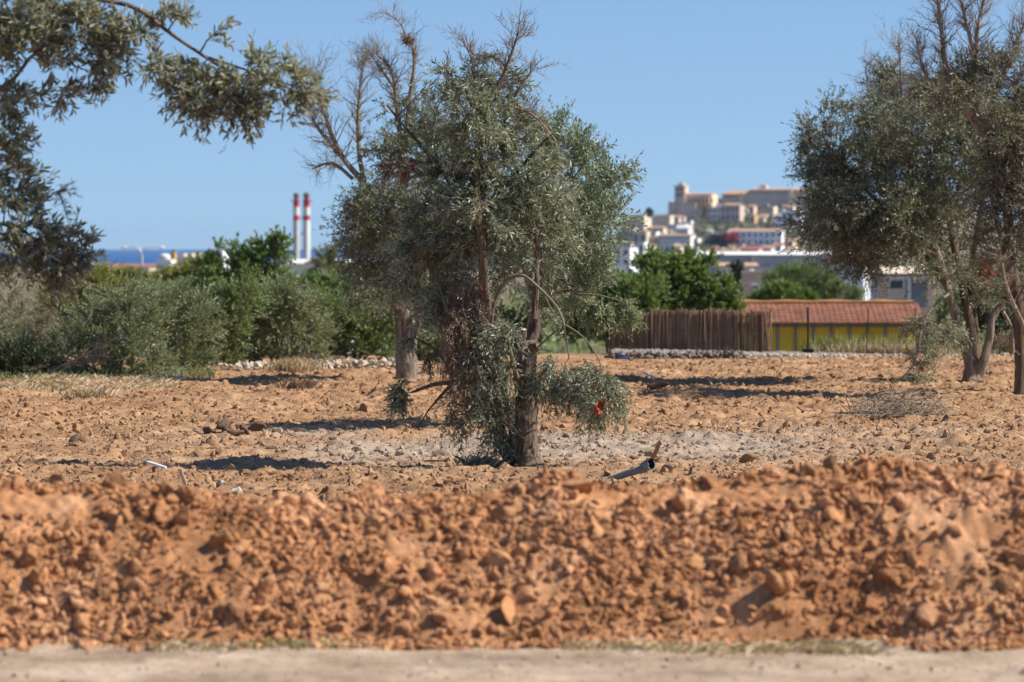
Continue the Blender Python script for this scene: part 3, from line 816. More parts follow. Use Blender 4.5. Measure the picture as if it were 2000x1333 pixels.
# middle distance town
TB = [
 ('house', 'white block behind the green tree left of the white tower', 1165, 1246, 484, 520, 900, 'bluewhite', None, 0, None, .2, 2, 4),
 ('house', 'white sunlit tower block beside the green tree top', 1246, 1270, 474, 520, 850, 'white', None, 0, None, .5, 2, 1),
 ('house', 'white house glimpsed through the top of the green tree', 1275, 1330, 500, 550, 600, 'white', None, 0, None, .3, 1, 3),
 ('house', 'white end wall left of the grey warehouse', 1338, 1362, 497, 550, 430, 'white', None, 0, None, .3, 0, 0),
 ('warehouse', 'long blue grey warehouse with a white roof edge', 1358, 1720, 500, 545, 460, 'wgrey', 'gable', 6, 'roofwhite', 0, 0, 0),
 ('house', 'white building with cream tiled parapet in front of the warehouse', 1400, 1472, 522, 575, 320, 'white', 'gable', 6, 'pinkroof', .12, 1, 5),
 ('house', 'plain beige house with one small square window', 1450, 1503, 534, 592, 190, 'beige', None, 0, None, 0, 0, 0),
 ('house', 'pale grey block right of the warehouse behind leaves', 1620, 1700, 512, 560, 330, 'bluewhite', 'gable', 5, 'redroof', .2, 1, 3),
 ('house', 'big white building behind the left olive leaves and palm', 640, 760, 520, 560, 420, 'cream', 'gable', 12, 'roofwhite', 0, 0, 0),
 ('warehouse', 'long low warehouse with off white roof under the chimneys', 558, 700, 516, 550, 700, 'offwhite', 'gable', 8, 'roofwhite', .3, 0, 0),
 ('house', 'white house behind the white flowered shrubs', 600, 700, 570, 640, 110, 'white', None, 0, None, .2, 1, 3),
 ('house', 'white building with a square tower block behind the shoots', 408, 446, 488, 540, 900, 'bluewhite', None, 0, None, .25, 2, 2),
 ('house', 'white sunlit house next to the yellow green shrubs', 386, 412, 502, 540, 700, 'white', None, 0, None, .4, 1, 2),
 ('house', 'grey white long building left of the ferry funnel', 305, 342, 508, 545, 1100, 'bluewhite', None, 0, None, .2, 1, 4),
 ('house', 'pale long building in the haze with small roof boxes', 336, 388, 503, 530, 1300, 'offwhite', None, 0, None, .2, 1, 6),
 ('house', 'cream low building at the foot of the street lamp', 262, 306, 526, 560, 500, 'cream', None, 0, None, .3, 1, 3),
 ('house', 'tiny white house at the left shore', 192, 212, 520, 532, 1200, 'offwhite', None, 0, None, .3, 1, 2),
 ('harbour_shed', 'long dark red roofed harbour shed by the sea', 196, 306, 521, 530, 3000, 'mauve', 'gable', 4, 'redroof', 0, 0, 0),
 ('house', 'red roofed villa behind the green shrubs by the palm', 560, 640, 560, 600, 160, 'peach', 'gable', 8, 'terracotta', .2, 1, 4),
]
for nm, lab, x0, x1, yt, yb, d_, wl_, rf, rh, rm, sd, ro, co in TB:
    r_ = building(nm, lab, nm.replace('_', ' '), x0, x1, yt, yb, d_, wl_, rf, sd, 24, ro, co, 'town buildings in the middle distance', rh, rm, below=14)
    if 'plain beige' in lab:
        w_, dp_, h_ = r_['dims']; k = m_per_px(d_)
        wo = local(Acc().add(boxv(18 * k, 29 * k, -.03, .1, h_ - 33 * k, h_ - 22 * k), BOXF), 'window', [M['bluewhite']], r_)
        local(Acc().add(boxv(20 * k, 22.6 * k, -.05, .1, h_ - 31 * k, h_ - 24 * k), BOXF).add(boxv(24.4 * k, 27 * k, -.05, .1, h_ - 31 * k, h_ - 24 * k), BOXF), 'pane', [M['glass']], wo)
    if 'blue grey warehouse' in lab:
        w_, dp_, h_ = r_['dims']; k = m_per_px(d_)
        local(Acc().add(boxv(109 * k, 117 * k, -.6, .1, -2, h_ - .02), BOXF), 'pilaster', [M['greystone']], r_)
        local(Acc().add(boxv(0, w_, -.12, .05, h_ - 19 * k, h_ - 17.8 * k), BOXF), 'ledge', [M['greypost']], r_)
    if 'pale long building' in lab:
        w_, dp_, h_ = r_['dims']
        for q in range(3):
            local(Acc().add(boxv(2 + q * 3, 3.6 + q * 3, 2, 4, h_ + .3, h_ + 1.3), BOXF), 'roof_box', [M['peach']], r_)

# house at right with framed window and doorway
d = 170; k = m_per_px(d)
r_ = building('house', 'pale pink house with a white framed window behind the yellow shed', 'house', 1720, 1822, 540, 600, d, 'beige', 'gable', 0, 24, 0, 0, 'town buildings in the middle distance', 14, 'stone', below=6)
w_, dp_, h_ = r_['dims']
wo = local(Acc().add(boxv(18 * k, 43 * k, -.03, .1, h_ - 38 * k, h_ - 8 * k), BOXF), 'window', [M['glass']], r_)
A = Acc()
for bx in ((14, 18, -42, -4), (43, 47, -42, -4), (18, 43, -42, -38), (18, 43, -8, -4)):
    A.add(boxv(bx[0] * k, bx[1] * k, -.08, .1, h_ + bx[2] * k, h_ + bx[3] * k), BOXF)
local(A, 'frame', [M['frame']], wo)
local(Acc().add(boxv(18.5 * k, 42.5 * k, -.05, .09, h_ - 37.5 * k, h_ - 24 * k), BOXF), 'blind', [M['peach']], wo)
local(Acc().add(boxv(58 * k, 90 * k, -.04, .1, h_ - 60 * k, h_ - 12 * k), BOXF), 'doorway', [M['greypost']], r_)
local(Acc().add(boxv(52 * k, 58 * k, -.25, .1, h_ - 60 * k, h_ - .02), BOXF).add(boxv(-.2, 100 * k, -.2, .1, h_ - 5 * k, h_ - .01), BOXF), 'pillar', [M['white']], r_)

# chimneys
def cyl(cx, cy, z0, z1, r0, r1, n=24):
    a = np.arange(n) * 2 * math.pi / n
    V = np.concatenate([np.stack([cx + r0 * np.cos(a), cy + r0 * np.sin(a), np.full(n, z0)], -1), np.stack([cx + r1 * np.cos(a), cy + r1 * np.sin(a), np.full(n, z1)], -1), [[cx, cy, z1]]])
    i = np.arange(n); j = (i + 1) % n
    return V, np.stack([i, j, n + j, n + i], -1), np.stack([n + i, n + j, np.full(n, 2 * n)], -1)
def addcyl(acc, *a, m=0, n=24):
    V, Q, T = cyl(*a, n=n); acc.add(V, Q, m, smooth=True); acc.add(V.copy(), T, m); return acc
def chimney(px, d, wpx, lab, gm):
    p = at(px, 388, d); k = m_per_px(d)
    root = empty('chimney', (p[0], p[1], -22), lab, 'chimney', 'twin power station chimneys')
    x, y = p[0], p[1]; r = wpx / 2 * k
    Z = lambda py: zpx(py, d)
    addcyl(Acc(), x, y, -22, Z(431), r * 1.04, r).build('shaft', [M[gm]], root)
    addcyl(Acc(), x, y, Z(431) + .01, Z(421), r, r).build('red_band', [M['chim_red']], root)
    addcyl(Acc(), x, y, Z(421) + .01, Z(405), r, r).build('white_band', [M['chim_white']], root)
    addcyl(Acc(), x, y, Z(405) + .01, Z(390), r, r * .97).build('red_band', [M['chim_red']], root)
    a = addcyl(Acc(), x, y, Z(390) + .01, Z(386), r * .7, r * .7)
    V, F = ICO[3]; a.add(V * np.array([r * .95, r * .95, r * 1.0]) + np.array([x, y, Z(382.5)]), F, smooth=True)
    a.build('cap', [M['brownmetal']], root)
    g = addcyl(Acc(), x, y, Z(393), Z(392.3), r * 1.5, r * 1.5); g.build('platform', [M['chim_red']], root)
    side = 1 if px > 590 else -1
    g = Acc(); g.add(boxv(x - r * .2 + side * r * 1.5, x + r * .2 + side * r * 1.5, y - r * .3, y + r * .3, Z(394), Z(390.5)), BOXF); g.build('beacon', [M['chim_red']], root)
chimney(578.5, 1540, 12.0, 'slimmer greyish striped chimney standing on the left', 'chim_grey')
chimney(598.5, 1500, 13.5, 'brighter striped chimney standing on the right', 'chim_white')
px0 = at(589, 480, 1515)
# ladder / landing between
g = Acc()
for py in (427, 457, 490):
    p = at(590.5, py, 1500); g.add(boxv(p[0] - .7, p[0] + .5, p[1] - .5, p[1] + .5, p[2] - .3, p[2] + .4), BOXF)
o = g.build('landing', [M['galv']]);
o.parent = [c for c in bpy.data.objects if c.name.startswith('chimney')][-1]
o.location = -o.parent.location
# ferry funnel
d = 1250; k = m_per_px(d)
p = at(340, 508, d)
root = empty('funnel', p, 'yellow funnel with a black top above the white roofs', 'funnel')
addcyl(Acc(), p[0] + .5 * k, p[1], p[2] - 4, zpx(492, d), 5 * k, 4.2 * k, n=16).build('body', [M['yellowpaint']], root)
addcyl(Acc(), p[0], p[1], zpx(492, d) + .01, zpx(488.5, d), 4.0 * k, 3.2 * k, n=16).build('black_top', [M['black']], root)
addcyl(Acc(), p[0] - 6 * k, p[1] + 2, p[2] - 4, zpx(496, d), 3 * k, 3 * k, n=12).build('exhaust_box', [M['brownmetal']], root)
# round white tank
p = at(322, 508, 1200); k = m_per_px(1200)
a = addcyl(Acc(), p[0], p[1], p[2] - 6, zpx(502, 1200), 11 * k, 11 * k, n=32)
V, F = ICO[3]; V = V.copy(); a.add(V * np.array([11 * k, 11 * k, 6 * k]) + np.array([p[0], p[1], zpx(502, 1200)]), F, smooth=True)
setp(a.build('storage_tank', [M['offwhite']]), 'round white domed tank left of the yellow funnel', 'tank')
# harbour crane arch
p = at(243, 524, 2990); k = m_per_px(2990)
t = np.linspace(0, math.pi, 18)
P = np.stack([p[0] + 11 * k * np.cos(t), np.full(18, p[1]), p[2] - 1 + 13 * k * np.sin(t)], -1)[None]
V, F = tubes(P, np.full((1, 18), .9 * k), 6)
setp(Acc().add(V, F).build('gantry', [M['redroof']]), 'small dark red arched gantry on the harbour shed line', 'gantry')

# street lamp
d = 250; k = m_per_px(d); zb = float(base_far(d))
p = at(278, 540, d)
root = empty('street_lamp', (p[0], p[1], zb), 'tall grey double armed street lamp in front of the sea', 'street lamp')
V, F = tubes(np.array([[[p[0], p[1], zb], [p[0], p[1], (zb + zpx(500, d)) / 2], [p[0] - 1 * k, p[1], zpx(500, d)]]]), np.array([[.12, .10, 2.4 * k]]), 8)
Acc().add(V, F, smooth=True).build('post', [M['galv']], root)
for sgn, hx, hy in ((-1, 243, 483.5), (1, 316, 484)):
    c0 = at(277.5, 503, d); c3 = at(hx - sgn * 6, hy - .5, d); c1 = at(275 + (3 if sgn > 0 else 0), 492, d); c2 = at(266 if sgn < 0 else 288, 484.5, d)
    P = spline(np.array([c0, c1, c2, c3]), 14)[None]
    V, F = tubes(P, np.full((1, 14), (1.6 if sgn < 0 else .9) * k), 6)
    Acc().add(V, F, smooth=True).build('arm', [M['galv']], root)
    V, F = ICO[3]; hp = at(hx, hy, d)
    Acc().add(V * np.array([6 * k, 3 * k, 2.4 * k]) + hp, F, smooth=True).build('lamp_head', [M['offwhite']], root)

# ------------------------------------------------------------------ yellow shed
d = 130; k = m_per_px(d)
x0 = at(1440, 600, d)[0]; x1 = at(1797, 600, d)[0]
zr = zpx(592, d + 2.2); ze = zpx(631, d); zg = float(base_far(d)) - .3
root = empty('shed', (x0, d, zg), 'long low yellow shed with a red tiled roof', 'shed')
W = x1 - x0
A = Acc().add(boxv(x0, x1, d + .35, d + 4.2, zg, ze + .05), BOXF); A.build('wall', [M['yellow']], root)
nx = int(W / .03); xs_ = np.linspace(x0 - .1, x1 + .15, nx); ysr = np.linspace(0, 1, 30)
X, T = np.meshgrid(xs_, ysr)
ridge = np.floor(T * 9.999)
Z = ze + (zr - ze) * T + .010 * np.cos((X - x0) * 2 * math.pi / .19) + .03 * (T * 10 - ridge)* -1 + .02
V = np.stack([X, d + 2.2 * T - .1, Z], -1).reshape(-1, 3); ny_, nx_ = X.shape
i = np.arange(ny_ * nx_).reshape(ny_, nx_)
F1_ = np.stack([i[:-1, :-1], i[:-1, 1:], i[1:, 1:], i[1:, :-1]], -1).reshape(-1, 4)
Vb_ = V.copy(); Vb_[:, 1] = 2 * (d + 2.2 - .1) - Vb_[:, 1] + .01
A = Acc().add(V, F1_, smooth=True).add(Vb_, F1_[:, ::-1], smooth=True)
tile = flat_mat('weathered_roof_tiles', (.21, .085, .048), .9, .4, 2.5)
A.build('roof', [tile], root)
P = np.stack([xs_[::8], np.full(len(xs_[::8]), d + 2.1), np.full(len(xs_[::8]), zr + .03)], -1)[None]
V, F = tubes(P, .07 + .02 * np.sin(np.arange(P.shape[1]))[None], 8); Acc().add(V, F, smooth=True).build('ridge_tiles', [flat_mat('ridge_tile', (.45, .22, .08), .9, .3, 3)], root)
Acc().add(boxv(x0 - .05, x1 + .1, d - .13, d - .05, ze - .13, ze - .03), BOXF).build('gutter', [flat_mat('gutter_brown', (.12, .06, .04), .7)], root)
q = 0
px = 1520.0
while px < 1795:
    xx_ = at(px, 660, d)[0]
    Acc().add(boxv(xx_ - .045, xx_ + .045, d + .27, d + .345, zg, ze - .02), BOXF).build('post', [M['greypost']], root)
    px += 35.2

# ------------------------------------------------------------------ terrace edge: low stone walls
def stone_wall(lab, px0, px1, d0, d1, h, n, mat, seed, dome=.5, w=.25):
    r = np.random.default_rng(seed)
    t = np.sort(r.uniform(0, 1, n)); px = px0 + (px1 - px0) * t; dd = d0 + (d1 - d0) * t
    base = at(px, 700, dd); x = base[:, 0]; y = dd + r.normal(0, w * .35, n)
    s = r.uniform(.5, 1.1, n) * h * .6
    z = r.uniform(-.1, 1, n) * h
    Vs, Fs, Rs = scatter(r, np.stack([x, y, z], -1), s, 3, 16)
    o = mk('stone_wall', Vs, Fs, [mat], smooth=False, attrs={'rnd': Rs})
    return setp(o, lab, 'stone wall')
stone_wall('low row of pale limestone rubble below the green bushes', 432, 800, 58.0, 59.6, .10, 300, M['rock'], 3)
stone_wall('low dark rubble wall below the reed screen', 1190, 1450, 63.4, 64.4, .10, 260, M['darkstone'], 4)
# kerb-like concrete edge on the right
pts = [(1195, 684, 64.6), (1330, 686, 65), (1470, 688, 65.6), (1700, 693, 66), (2010, 700, 66.4)]
A = Acc()
nn = 140
pp = spline(np.array([[at(a, b, c)[0], c, b] for a, b, c in pts]), nn)
rz_ = np.random.default_rng(8)
V = []
for j in range(nn):
    x_, y_, py_ = pp[j]; zt = zpx(py_, y_)
    w_ = .9; e = rz_.normal(0, .006, 3)
    V += [[x_, y_ - w_ * .5, -.1], [x_, y_ - w_ * .5 + e[0], zt - .03 + e[1]], [x_, y_ - w_ * .3, zt + e[2]], [x_, y_ + w_, zt + e[1]], [x_, y_ + w_ + .1, -.6]]
V = np.array(V); i = np.arange(nn * 5).reshape(nn, 5)
F = np.stack([i[:-1, :-1], i[1:, :-1], i[1:, 1:], i[:-1, 1:]], -1).reshape(-1, 4)
A.add(V, F[:, ::-1] if False else F)
kerbm = flat_mat('weathered_concrete', (.25, .215, .18), .95, .3, 4, .1, bs=.02)
setp(A.build('kerb', [kerbm]), 'low weathered concrete kerb along the far edge of the field', None, None, 'structure')
stone_wall('scattered pale stones along the foot of the concrete kerb', 1440, 1990, 63.9, 65.2, .06, 200, M['rock'], 6, w=.7)

# reed screen
d = 66.0
rz_ = np.random.default_rng(21)
root = empty('reed_screen', at(1350, 686, d), 'brown reed screen fence thinning out to the right', 'reed screen')
n = 1500
px = rz_.uniform(1190, 1507, n)
keep = rz_.uniform(0, 1, n) < np.interp(px, [1190, 1420, 1450, 1507], [1, 1, .62, .5])
px = px[keep]; n = len(px)
topy = 607 + 4 * vnoise(px / 14, px * 0, 5) * 2 + rz_.normal(0, 2.5, n) + np.interp(px, [1190, 1300, 1507], [10, 2, 0])
boty = np.interp(px, [1190, 1505], [684, 690])
off = rz_.uniform(-.03, .03, n)
lean = rz_.normal(0, 1.6, n)
b0 = at(px, boty, d + off); t0 = at(px + lean + np.interp(px, [1450, 1507], [0, -2]), topy, d + off + rz_.normal(0, .02, n))
mid_ = (b0 + t0) / 2 + rz_.normal(0, .006, (n, 3))
V, F = tubes(np.stack([b0, mid_, t0], 1), np.repeat(rz_.uniform(.003, .0065, n)[:, None], 3, 1), 4)
Acc().add(V, F, a=np.repeat(rz_.uniform(0, 1, n), 8)).build('reed_panel', [M['reed']], root)
A = Acc()
for py in (618, 645, 672):
    P = spline(np.stack([at(np.array([1190, 1300, 1400, 1506]), np.array([py, py + 1, py, py + 2]), d - .035)])[0], 20)[None]
    V, F = tubes(P, np.full((1, 20), .004), 4); A.add(V, F)
A.build('binding_wire', [M['wire']], root)
# wire fence with posts
d = 66.3
root = empty('wire_fence', at(1650, 690, d), 'wire mesh fence on thin dark posts before the yellow shed', 'fence')
FP = [(1504, 604, 1508, 690, 2.0), (1578, 600, 1578, 690, 4.0), (1696, 600, 1692, 690, 1.8), (1787, 602, 1792, 692, 2.6)]
for a_, b_, c_, e_, r_ in FP:
    P = np.stack([at(c_, e_ + 4, d), at((a_ + c_) / 2 + .5, (b_ + e_) / 2, d), at(a_, b_, d)])[None]
    V, F = tubes(P, np.full((1, 3), r_ * .5 * m_per_px(d)), 8); Acc().add(V, F, smooth=True).build('post', [M['black']], root)
Acc().add(boxv(*(at(1578, 690, d)[0] + np.array([-.09, .09])), d - .1, d + .1, .0, .1), BOXF).build('post_base', [M['black']], root)
A = Acc(); xa, xb = at(1505, 650, d)[0], at(1792, 650, d)[0]
nv = 62; xx_ = np.linspace(xa, xb, nv); zz0 = zpx(688, d); zz1 = zpx(606, d)
P = np.stack([np.stack([xx_, np.full(nv, d), np.full(nv, zz0)], -1), np.stack([xx_ + rz_.normal(0, .004, nv), np.full(nv, d + .01), np.full(nv, zz1)], -1)], 1)
V, F = tubes(P, np.full((nv, 2), .0022), 3); A.add(V, F)
for z_ in np.linspace(zz0, zz1, 15):
    P = np.array([[[xa, d, z_], [(xa + xb) / 2, d, z_ - .012], [xb, d, z_]]]); V, F = tubes(P, np.full((1, 3), .0022), 3); A.add(V, F)
A.build('wire_mesh', [M['wire']], root)

# ------------------------------------------------------------------ foliage machinery
def bezier(q, c, p, K):
    t = np.linspace(0, 1, K)[None, :, None]
    return (1 - t) ** 2 * q[:, None] + 2 * t * (1 - t) * c[:, None] + t * t * p[:, None]

def blob_points(r, blobs, n, d):
    """blobs: (px, py, rx, ry[, dd[, dr]]) in photo pixels at distance d"""
    w = np.array([b[2] * b[3] for b in blobs], float); w /= w.sum()
    k = r.choice(len(blobs), n, p=w)
    B = np.array([[b[0], b[1], b[2], b[3], b[4] if len(b) > 4 else 0, b[5] if len(b) > 5 else max(min(b[2], b[3]), 1) * 1.15 * m_per_px(d)] for b in blobs])[k]
    u = unit(r.standard_normal((n, 3))) * (r.uniform(0, 1, (n, 1)) ** .42)
    return at(B[:, 0] + u[:, 0] * B[:, 2], B[:, 1] + u[:, 1] * B[:, 3], d + B[:, 4] + u[:, 2] * B[:, 5])

def leaves(acc, r, tw, per, ll, lw, mi, spread=.75, sexv=2, t0=.15, keep=None):
    """tw (N,K,3) twig polylines; per leaves each"""
    N, K, _ = tw.shape
    t = r.uniform(t0, 1, (N, per)) * (K - 1.0001); i = t.astype(int); f = (t - i)[..., None]
    n_ = np.arange(N)[:, None]
    a = tw[n_, i]; b = tw[n_, i + 1]
    p = (a + (b - a) * f).reshape(-1, 3); T = unit((b - a)).reshape(-1, 3)
    if keep is not None:
        kk = keep(p); p = p[kk]; T = T[kk]
    m_ = len(p)
    side = unit(np.cross(T, r.standard_normal((m_, 3))))
    ang = r.normal(spread, .25, m_)[:, None]
    D = unit(T * np.cos(ang) + side * np.sin(ang) + np.array([0, 0, .08]))
    S = unit(np.cross(D, r.standard_normal((m_, 3)) + np.array([0, 0, .6])))
    Nn = np.cross(S, D)
    l = (ll * r.uniform(.65, 1.25, m_))[:, None]; w = (lw * r.uniform(.7, 1.2, m_))[:, None]
    rv = r.uniform(0, 1, m_)
    if sexv == 2:
        V = np.stack([p, p + D * l * .33 - S * w * .5 + Nn * w * .15, p + D * l * .72 - S * w * .38 + Nn * w * .1, p + D * l - Nn * l * .06,
                      p + D * l * .72 + S * w * .38 + Nn * w * .1, p + D * l * .33 + S * w * .5 + Nn * w * .15], 1).reshape(-1, 3)
        o_ = np.arange(m_)[:, None] * 6
        F = np.concatenate([o_ + np.array([[0, 3, 2, 1]]), o_ + np.array([[0, 5, 4, 3]])], 0)
        acc.add(V, F, mi, np.concatenate([rv, rv]))
    else:
        V = np.stack([p, p + D * l * .45 - S * w * .5, p + D * l, p + D * l * .5 + S * w * .5], 1).reshape(-1, 3)
        F = np.arange(m_ * 4).reshape(-1, 4)
        acc.add(V, F, mi, rv)
    return acc

def make_twigs(r, starts, dirs, length, up=.25, droop=.0, wig=.12, K=5, rnd=.8):
    N = len(starts)
    D = unit(dirs + rnd * unit(r.standard_normal((N, 3))) + np.array([0, 0, up]))
    L_ = (length * r.uniform(.5, 1.3, N))[:, None, None]
    t = np.linspace(0, 1, K)[None, :, None]
    w = r.standard_normal((N, K, 3)) * wig * .25; w[:, 0] = 0
    return starts[:, None] + (D[:, None] * t + np.array([0, 0, -1.0]) * droop * t * t + np.cumsum(w, 1) * .5) * L_

def limb_arrays(limbs, d):
    out = []
    for lb in limbs:
        p = np.array([[q[0], q[1], (q[2] if len(q) > 3 else 0), q[-1]] for q in lb], float)
        P = at(p[:, 0], p[:, 1], d + p[:, 2])
        R = p[:, 3] * m_per_px(d)
        s = spline(np.column_stack([P, R]), max(8, 7 * (len(lb) - 1)))
        out.append((s[:, :3], np.maximum(s[:, 3], .002)))
    return out

def add_limb(acc, r, P, R, mi=0, sides=12, rough=.05, knob=.0):
    n = len(P)
    P = P + np.cumsum(r.normal(0, 1, P.shape), 0) * R[:, None] * .03
    V, F = tubes(P[None], R[None], sides)
    V = V.reshape(n, sides, 3)
    c = P[:, None, :]
    a = np.arange(sides) * 2 * math.pi / sides
    groove = 1 + rough * (np.sin(a * 3 + 1.3)[None] + .7 * np.sin(a * 5 + np.linspace(0, 3, n)[:, None])) + r.normal(0, rough * .5, (n, sides))
    V = c + (V - c) * groove[..., None]
    V = V.reshape(-1, 3)
    acc.add(V, F, mi, smooth=True)
    for e, rev in ((0, False), (n - 1, True)):
        ring = np.arange(sides) + e * sides
        VV_ = np.vstack([V[ring], P[e][None]]); i = np.arange(sides); j = (i + 1) % sides
        f = np.stack([i, j, np.full(sides, sides)], -1)
        acc.add(VV_, f if rev else f[:, ::-1], mi)

def grow(r, skelP, skelR, targets, rmin=.004, lift=.25, K=6, maxr=.03):
    """connect every target to the nearest piece of skeleton with a curved branch"""
    P = skelP.copy(); R = skelR.copy()
    d0 = np.array([np.min(np.linalg.norm(skelP - t, axis=1)) for t in targets]) if len(targets) < 4000 else np.linalg.norm(targets - skelP.mean(0), axis=1)
    order = np.argsort(d0)
    out = []; outR = []
    for t in targets[order]:
        v = t - P; dist = np.linalg.norm(v, axis=1)
        k = np.argmin(dist * (1 + .5 * (v[:, 2] < 0)) - R * 2)
        q = P[k]; L_ = dist[k]
        if L_ < 1e-3: continue
        c = (q + t) / 2 + np.array([0, 0, lift * L_]) + r.normal(0, .12 * L_, 3)
        b = bezier(q[None], c[None], t[None], K)[0]
        b[1:-1] += r.normal(0, .02 * L_, (K - 2, 3))
        rs = min(R[k] * .75, maxr, rmin + .012 * L_ + .003)
        rr_ = np.linspace(rs, rmin, K)
        out.append(b); outR.append(rr_)
        P = np.vstack([P, b[1:]]); R = np.concatenate([R, rr_[1:]])
    return np.array(out), np.array(outR)

def tree(name, label, cat, d, base, limbs, blobs, seed, leafm, barkm, nbr=150, twigs=12, per=14, ll=.05, lw=.012, tl=.28,
         up=.25, droop=0.0, extra=None, dead=None, sexv=2, group=None, zb=None, twigmat='twig', mainsides=12, parts=None, spread=.75, rmin=.004, trad=.0016, bark2=None, b2set=(), dsp=0.0):
    r = np.random.default_rng(seed)
    if dsp:
        rd_ = np.random.default_rng(seed + 1)
        blobs = [(b[0], b[1], b[2], b[3], (b[4] if len(b) > 4 else 0) + dsp * rd_.uniform(-1, 1)) for b in blobs]
    bp = at(base[0], base[1], d)
    if zb is not None: bp[2] = zb
    root = empty(name, bp, label, cat, group)
    LA = limb_arrays(limbs, d)
    A = Acc()
    for q_, (P, R) in enumerate(LA): add_limb(A, r, P, R, int(bark2 is not None and q_ in b2set), mainsides)
    A.build('trunk' if cat == 'tree' else 'stems', [M[barkm]] + ([M[bark2]] if bark2 else []), root)
    # roots of growth: upper parts of limbs
    SP = np.concatenate([P[len(P) // 4:] for P, R in LA]); SR = np.concatenate([R[len(R) // 4:] for P, R in LA])
    tg = blob_points(r, blobs, nbr, d)
    br, brR = grow(r, SP, SR, tg, rmin)
    A = Acc()
    V, F = tubes(br, brR, 5); A.add(V, F, 1, smooth=True)
    # twigs from outer part of each branch
    K = br.shape[1]
    st = []; dr = []
    for q in range(twigs):
        u = r.uniform(.35, 1, len(br)) * (K - 1.001); i = u.astype(int); f = (u - i)[:, None]
        n_ = np.arange(len(br)); a = br[n_, i]; b = br[n_, i + 1]
        st.append(a + (b - a) * f); dr.append(unit(b - a))
    st = np.concatenate(st); dr = np.concatenate(dr)
    tw = make_twigs(r, st, dr, tl, up, droop)
    V, F = tubes(tw, np.linspace(trad * 1.3, trad * .5, tw.shape[1])[None].repeat(len(tw), 0), 3); A.add(V, F, 1)
    leaves(A, r, tw, per, ll, lw, 0, spread, sexv)
    A.build('crown' if cat == 'tree' else 'foliage', [M[leafm], M[twigmat]], root)
    # dead wood
    if dead:
        dead_wood(r, root, d, dead)
    return root, r, SP, SR

def dead_wood(r, root, d, dead, name='dead_branches'):
    A = Acc()
    for lb, ntw, tl, up in dead:
        ntw = max(3, int(ntw * .85))
        LA = limb_arrays([lb], d)[0]
        P, R = LA
        add_limb(A, r, P, R, 0, 8, .08)
        n = len(P)
        u = r.uniform(.25, 1, ntw) * (n - 1.001); i = u.astype(int); f = (u - i)[:, None]
        st = P[i] + (P[i + 1] - P[i]) * f; dr = unit(P[i + 1] - P[i])
        tl_ = tl * r.choice([.35, .7, 1.0, 1.25], ntw)[:, None, None]; t1 = st[:, None] + (make_twigs(r, st, dr, 1.0, up, 0, .42, 6, 1.2) - st[:, None]) * tl_
        t1r = np.linspace(1, .35, 6)[None] * np.maximum(.002, R[i] * .28)[:, None]
        V, F = tubes(t1, np.minimum(t1r, .0065), 4); A.add(V, F)
        s2 = np.concatenate([t1[:, j] for j in (2, 3, 4, 5)]); d2 = np.concatenate([unit(t1[:, min(j + 1, 5)] - t1[:, j - 1]) for j in (2, 3, 4, 5)])
        s2 = np.repeat(s2, 2, 0); d2 = np.repeat(d2, 2, 0)
        t2 = make_twigs(r, s2, d2, tl * .42, up, 0, .35, 4, .9)
        V, F = tubes(t2, np.linspace(.0022, .001, 4)[None].repeat(len(t2), 0), 3); A.add(V, F)
    return A.build(name, [M['dead']], root)

def spray(root, r, name, d, limbs, blobs, nbr, twigs, per, ll, lw, tl, leafm, barkm, up=-.1, droop=.5, sexv=2, lift=.1):
    """a separate hanging branch with its own leaves, as a part"""
    LA = limb_arrays(limbs, d)
    A = Acc()
    for P, R in LA: add_limb(A, r, P, R, 1, 8, .04)
    SP = np.concatenate([P for P, R in LA]); SR = np.concatenate([R for P, R in LA])
    br, brR = grow(r, SP, SR, blob_points(r, blobs, nbr, d), .003, lift)
    V, F = tubes(br, brR, 5); A.add(V, F, 1, smooth=True)
    K = br.shape[1]; u = r.uniform(.3, 1, (twigs, len(br))) * (K - 1.001); i = u.astype(int); f = (u - i)[..., None]
    n_ = np.arange(len(br))[None]; a = br[n_, i]; b = br[n_, i + 1]
    st = (a + (b - a) * f).reshape(-1, 3); dr = unit(b - a).reshape(-1, 3)
    tw = make_twigs(r, st, dr, tl, up, droop)
    V, F = tubes(tw, np.linspace(.0026, .001, tw.shape[1])[None].repeat(len(tw), 0), 3); A.add(V, F, 1)
    leaves(A, r, tw, per, ll, lw, 0, .6, sexv)
    return A.build(name, [M[leafm], M[barkm]], root)

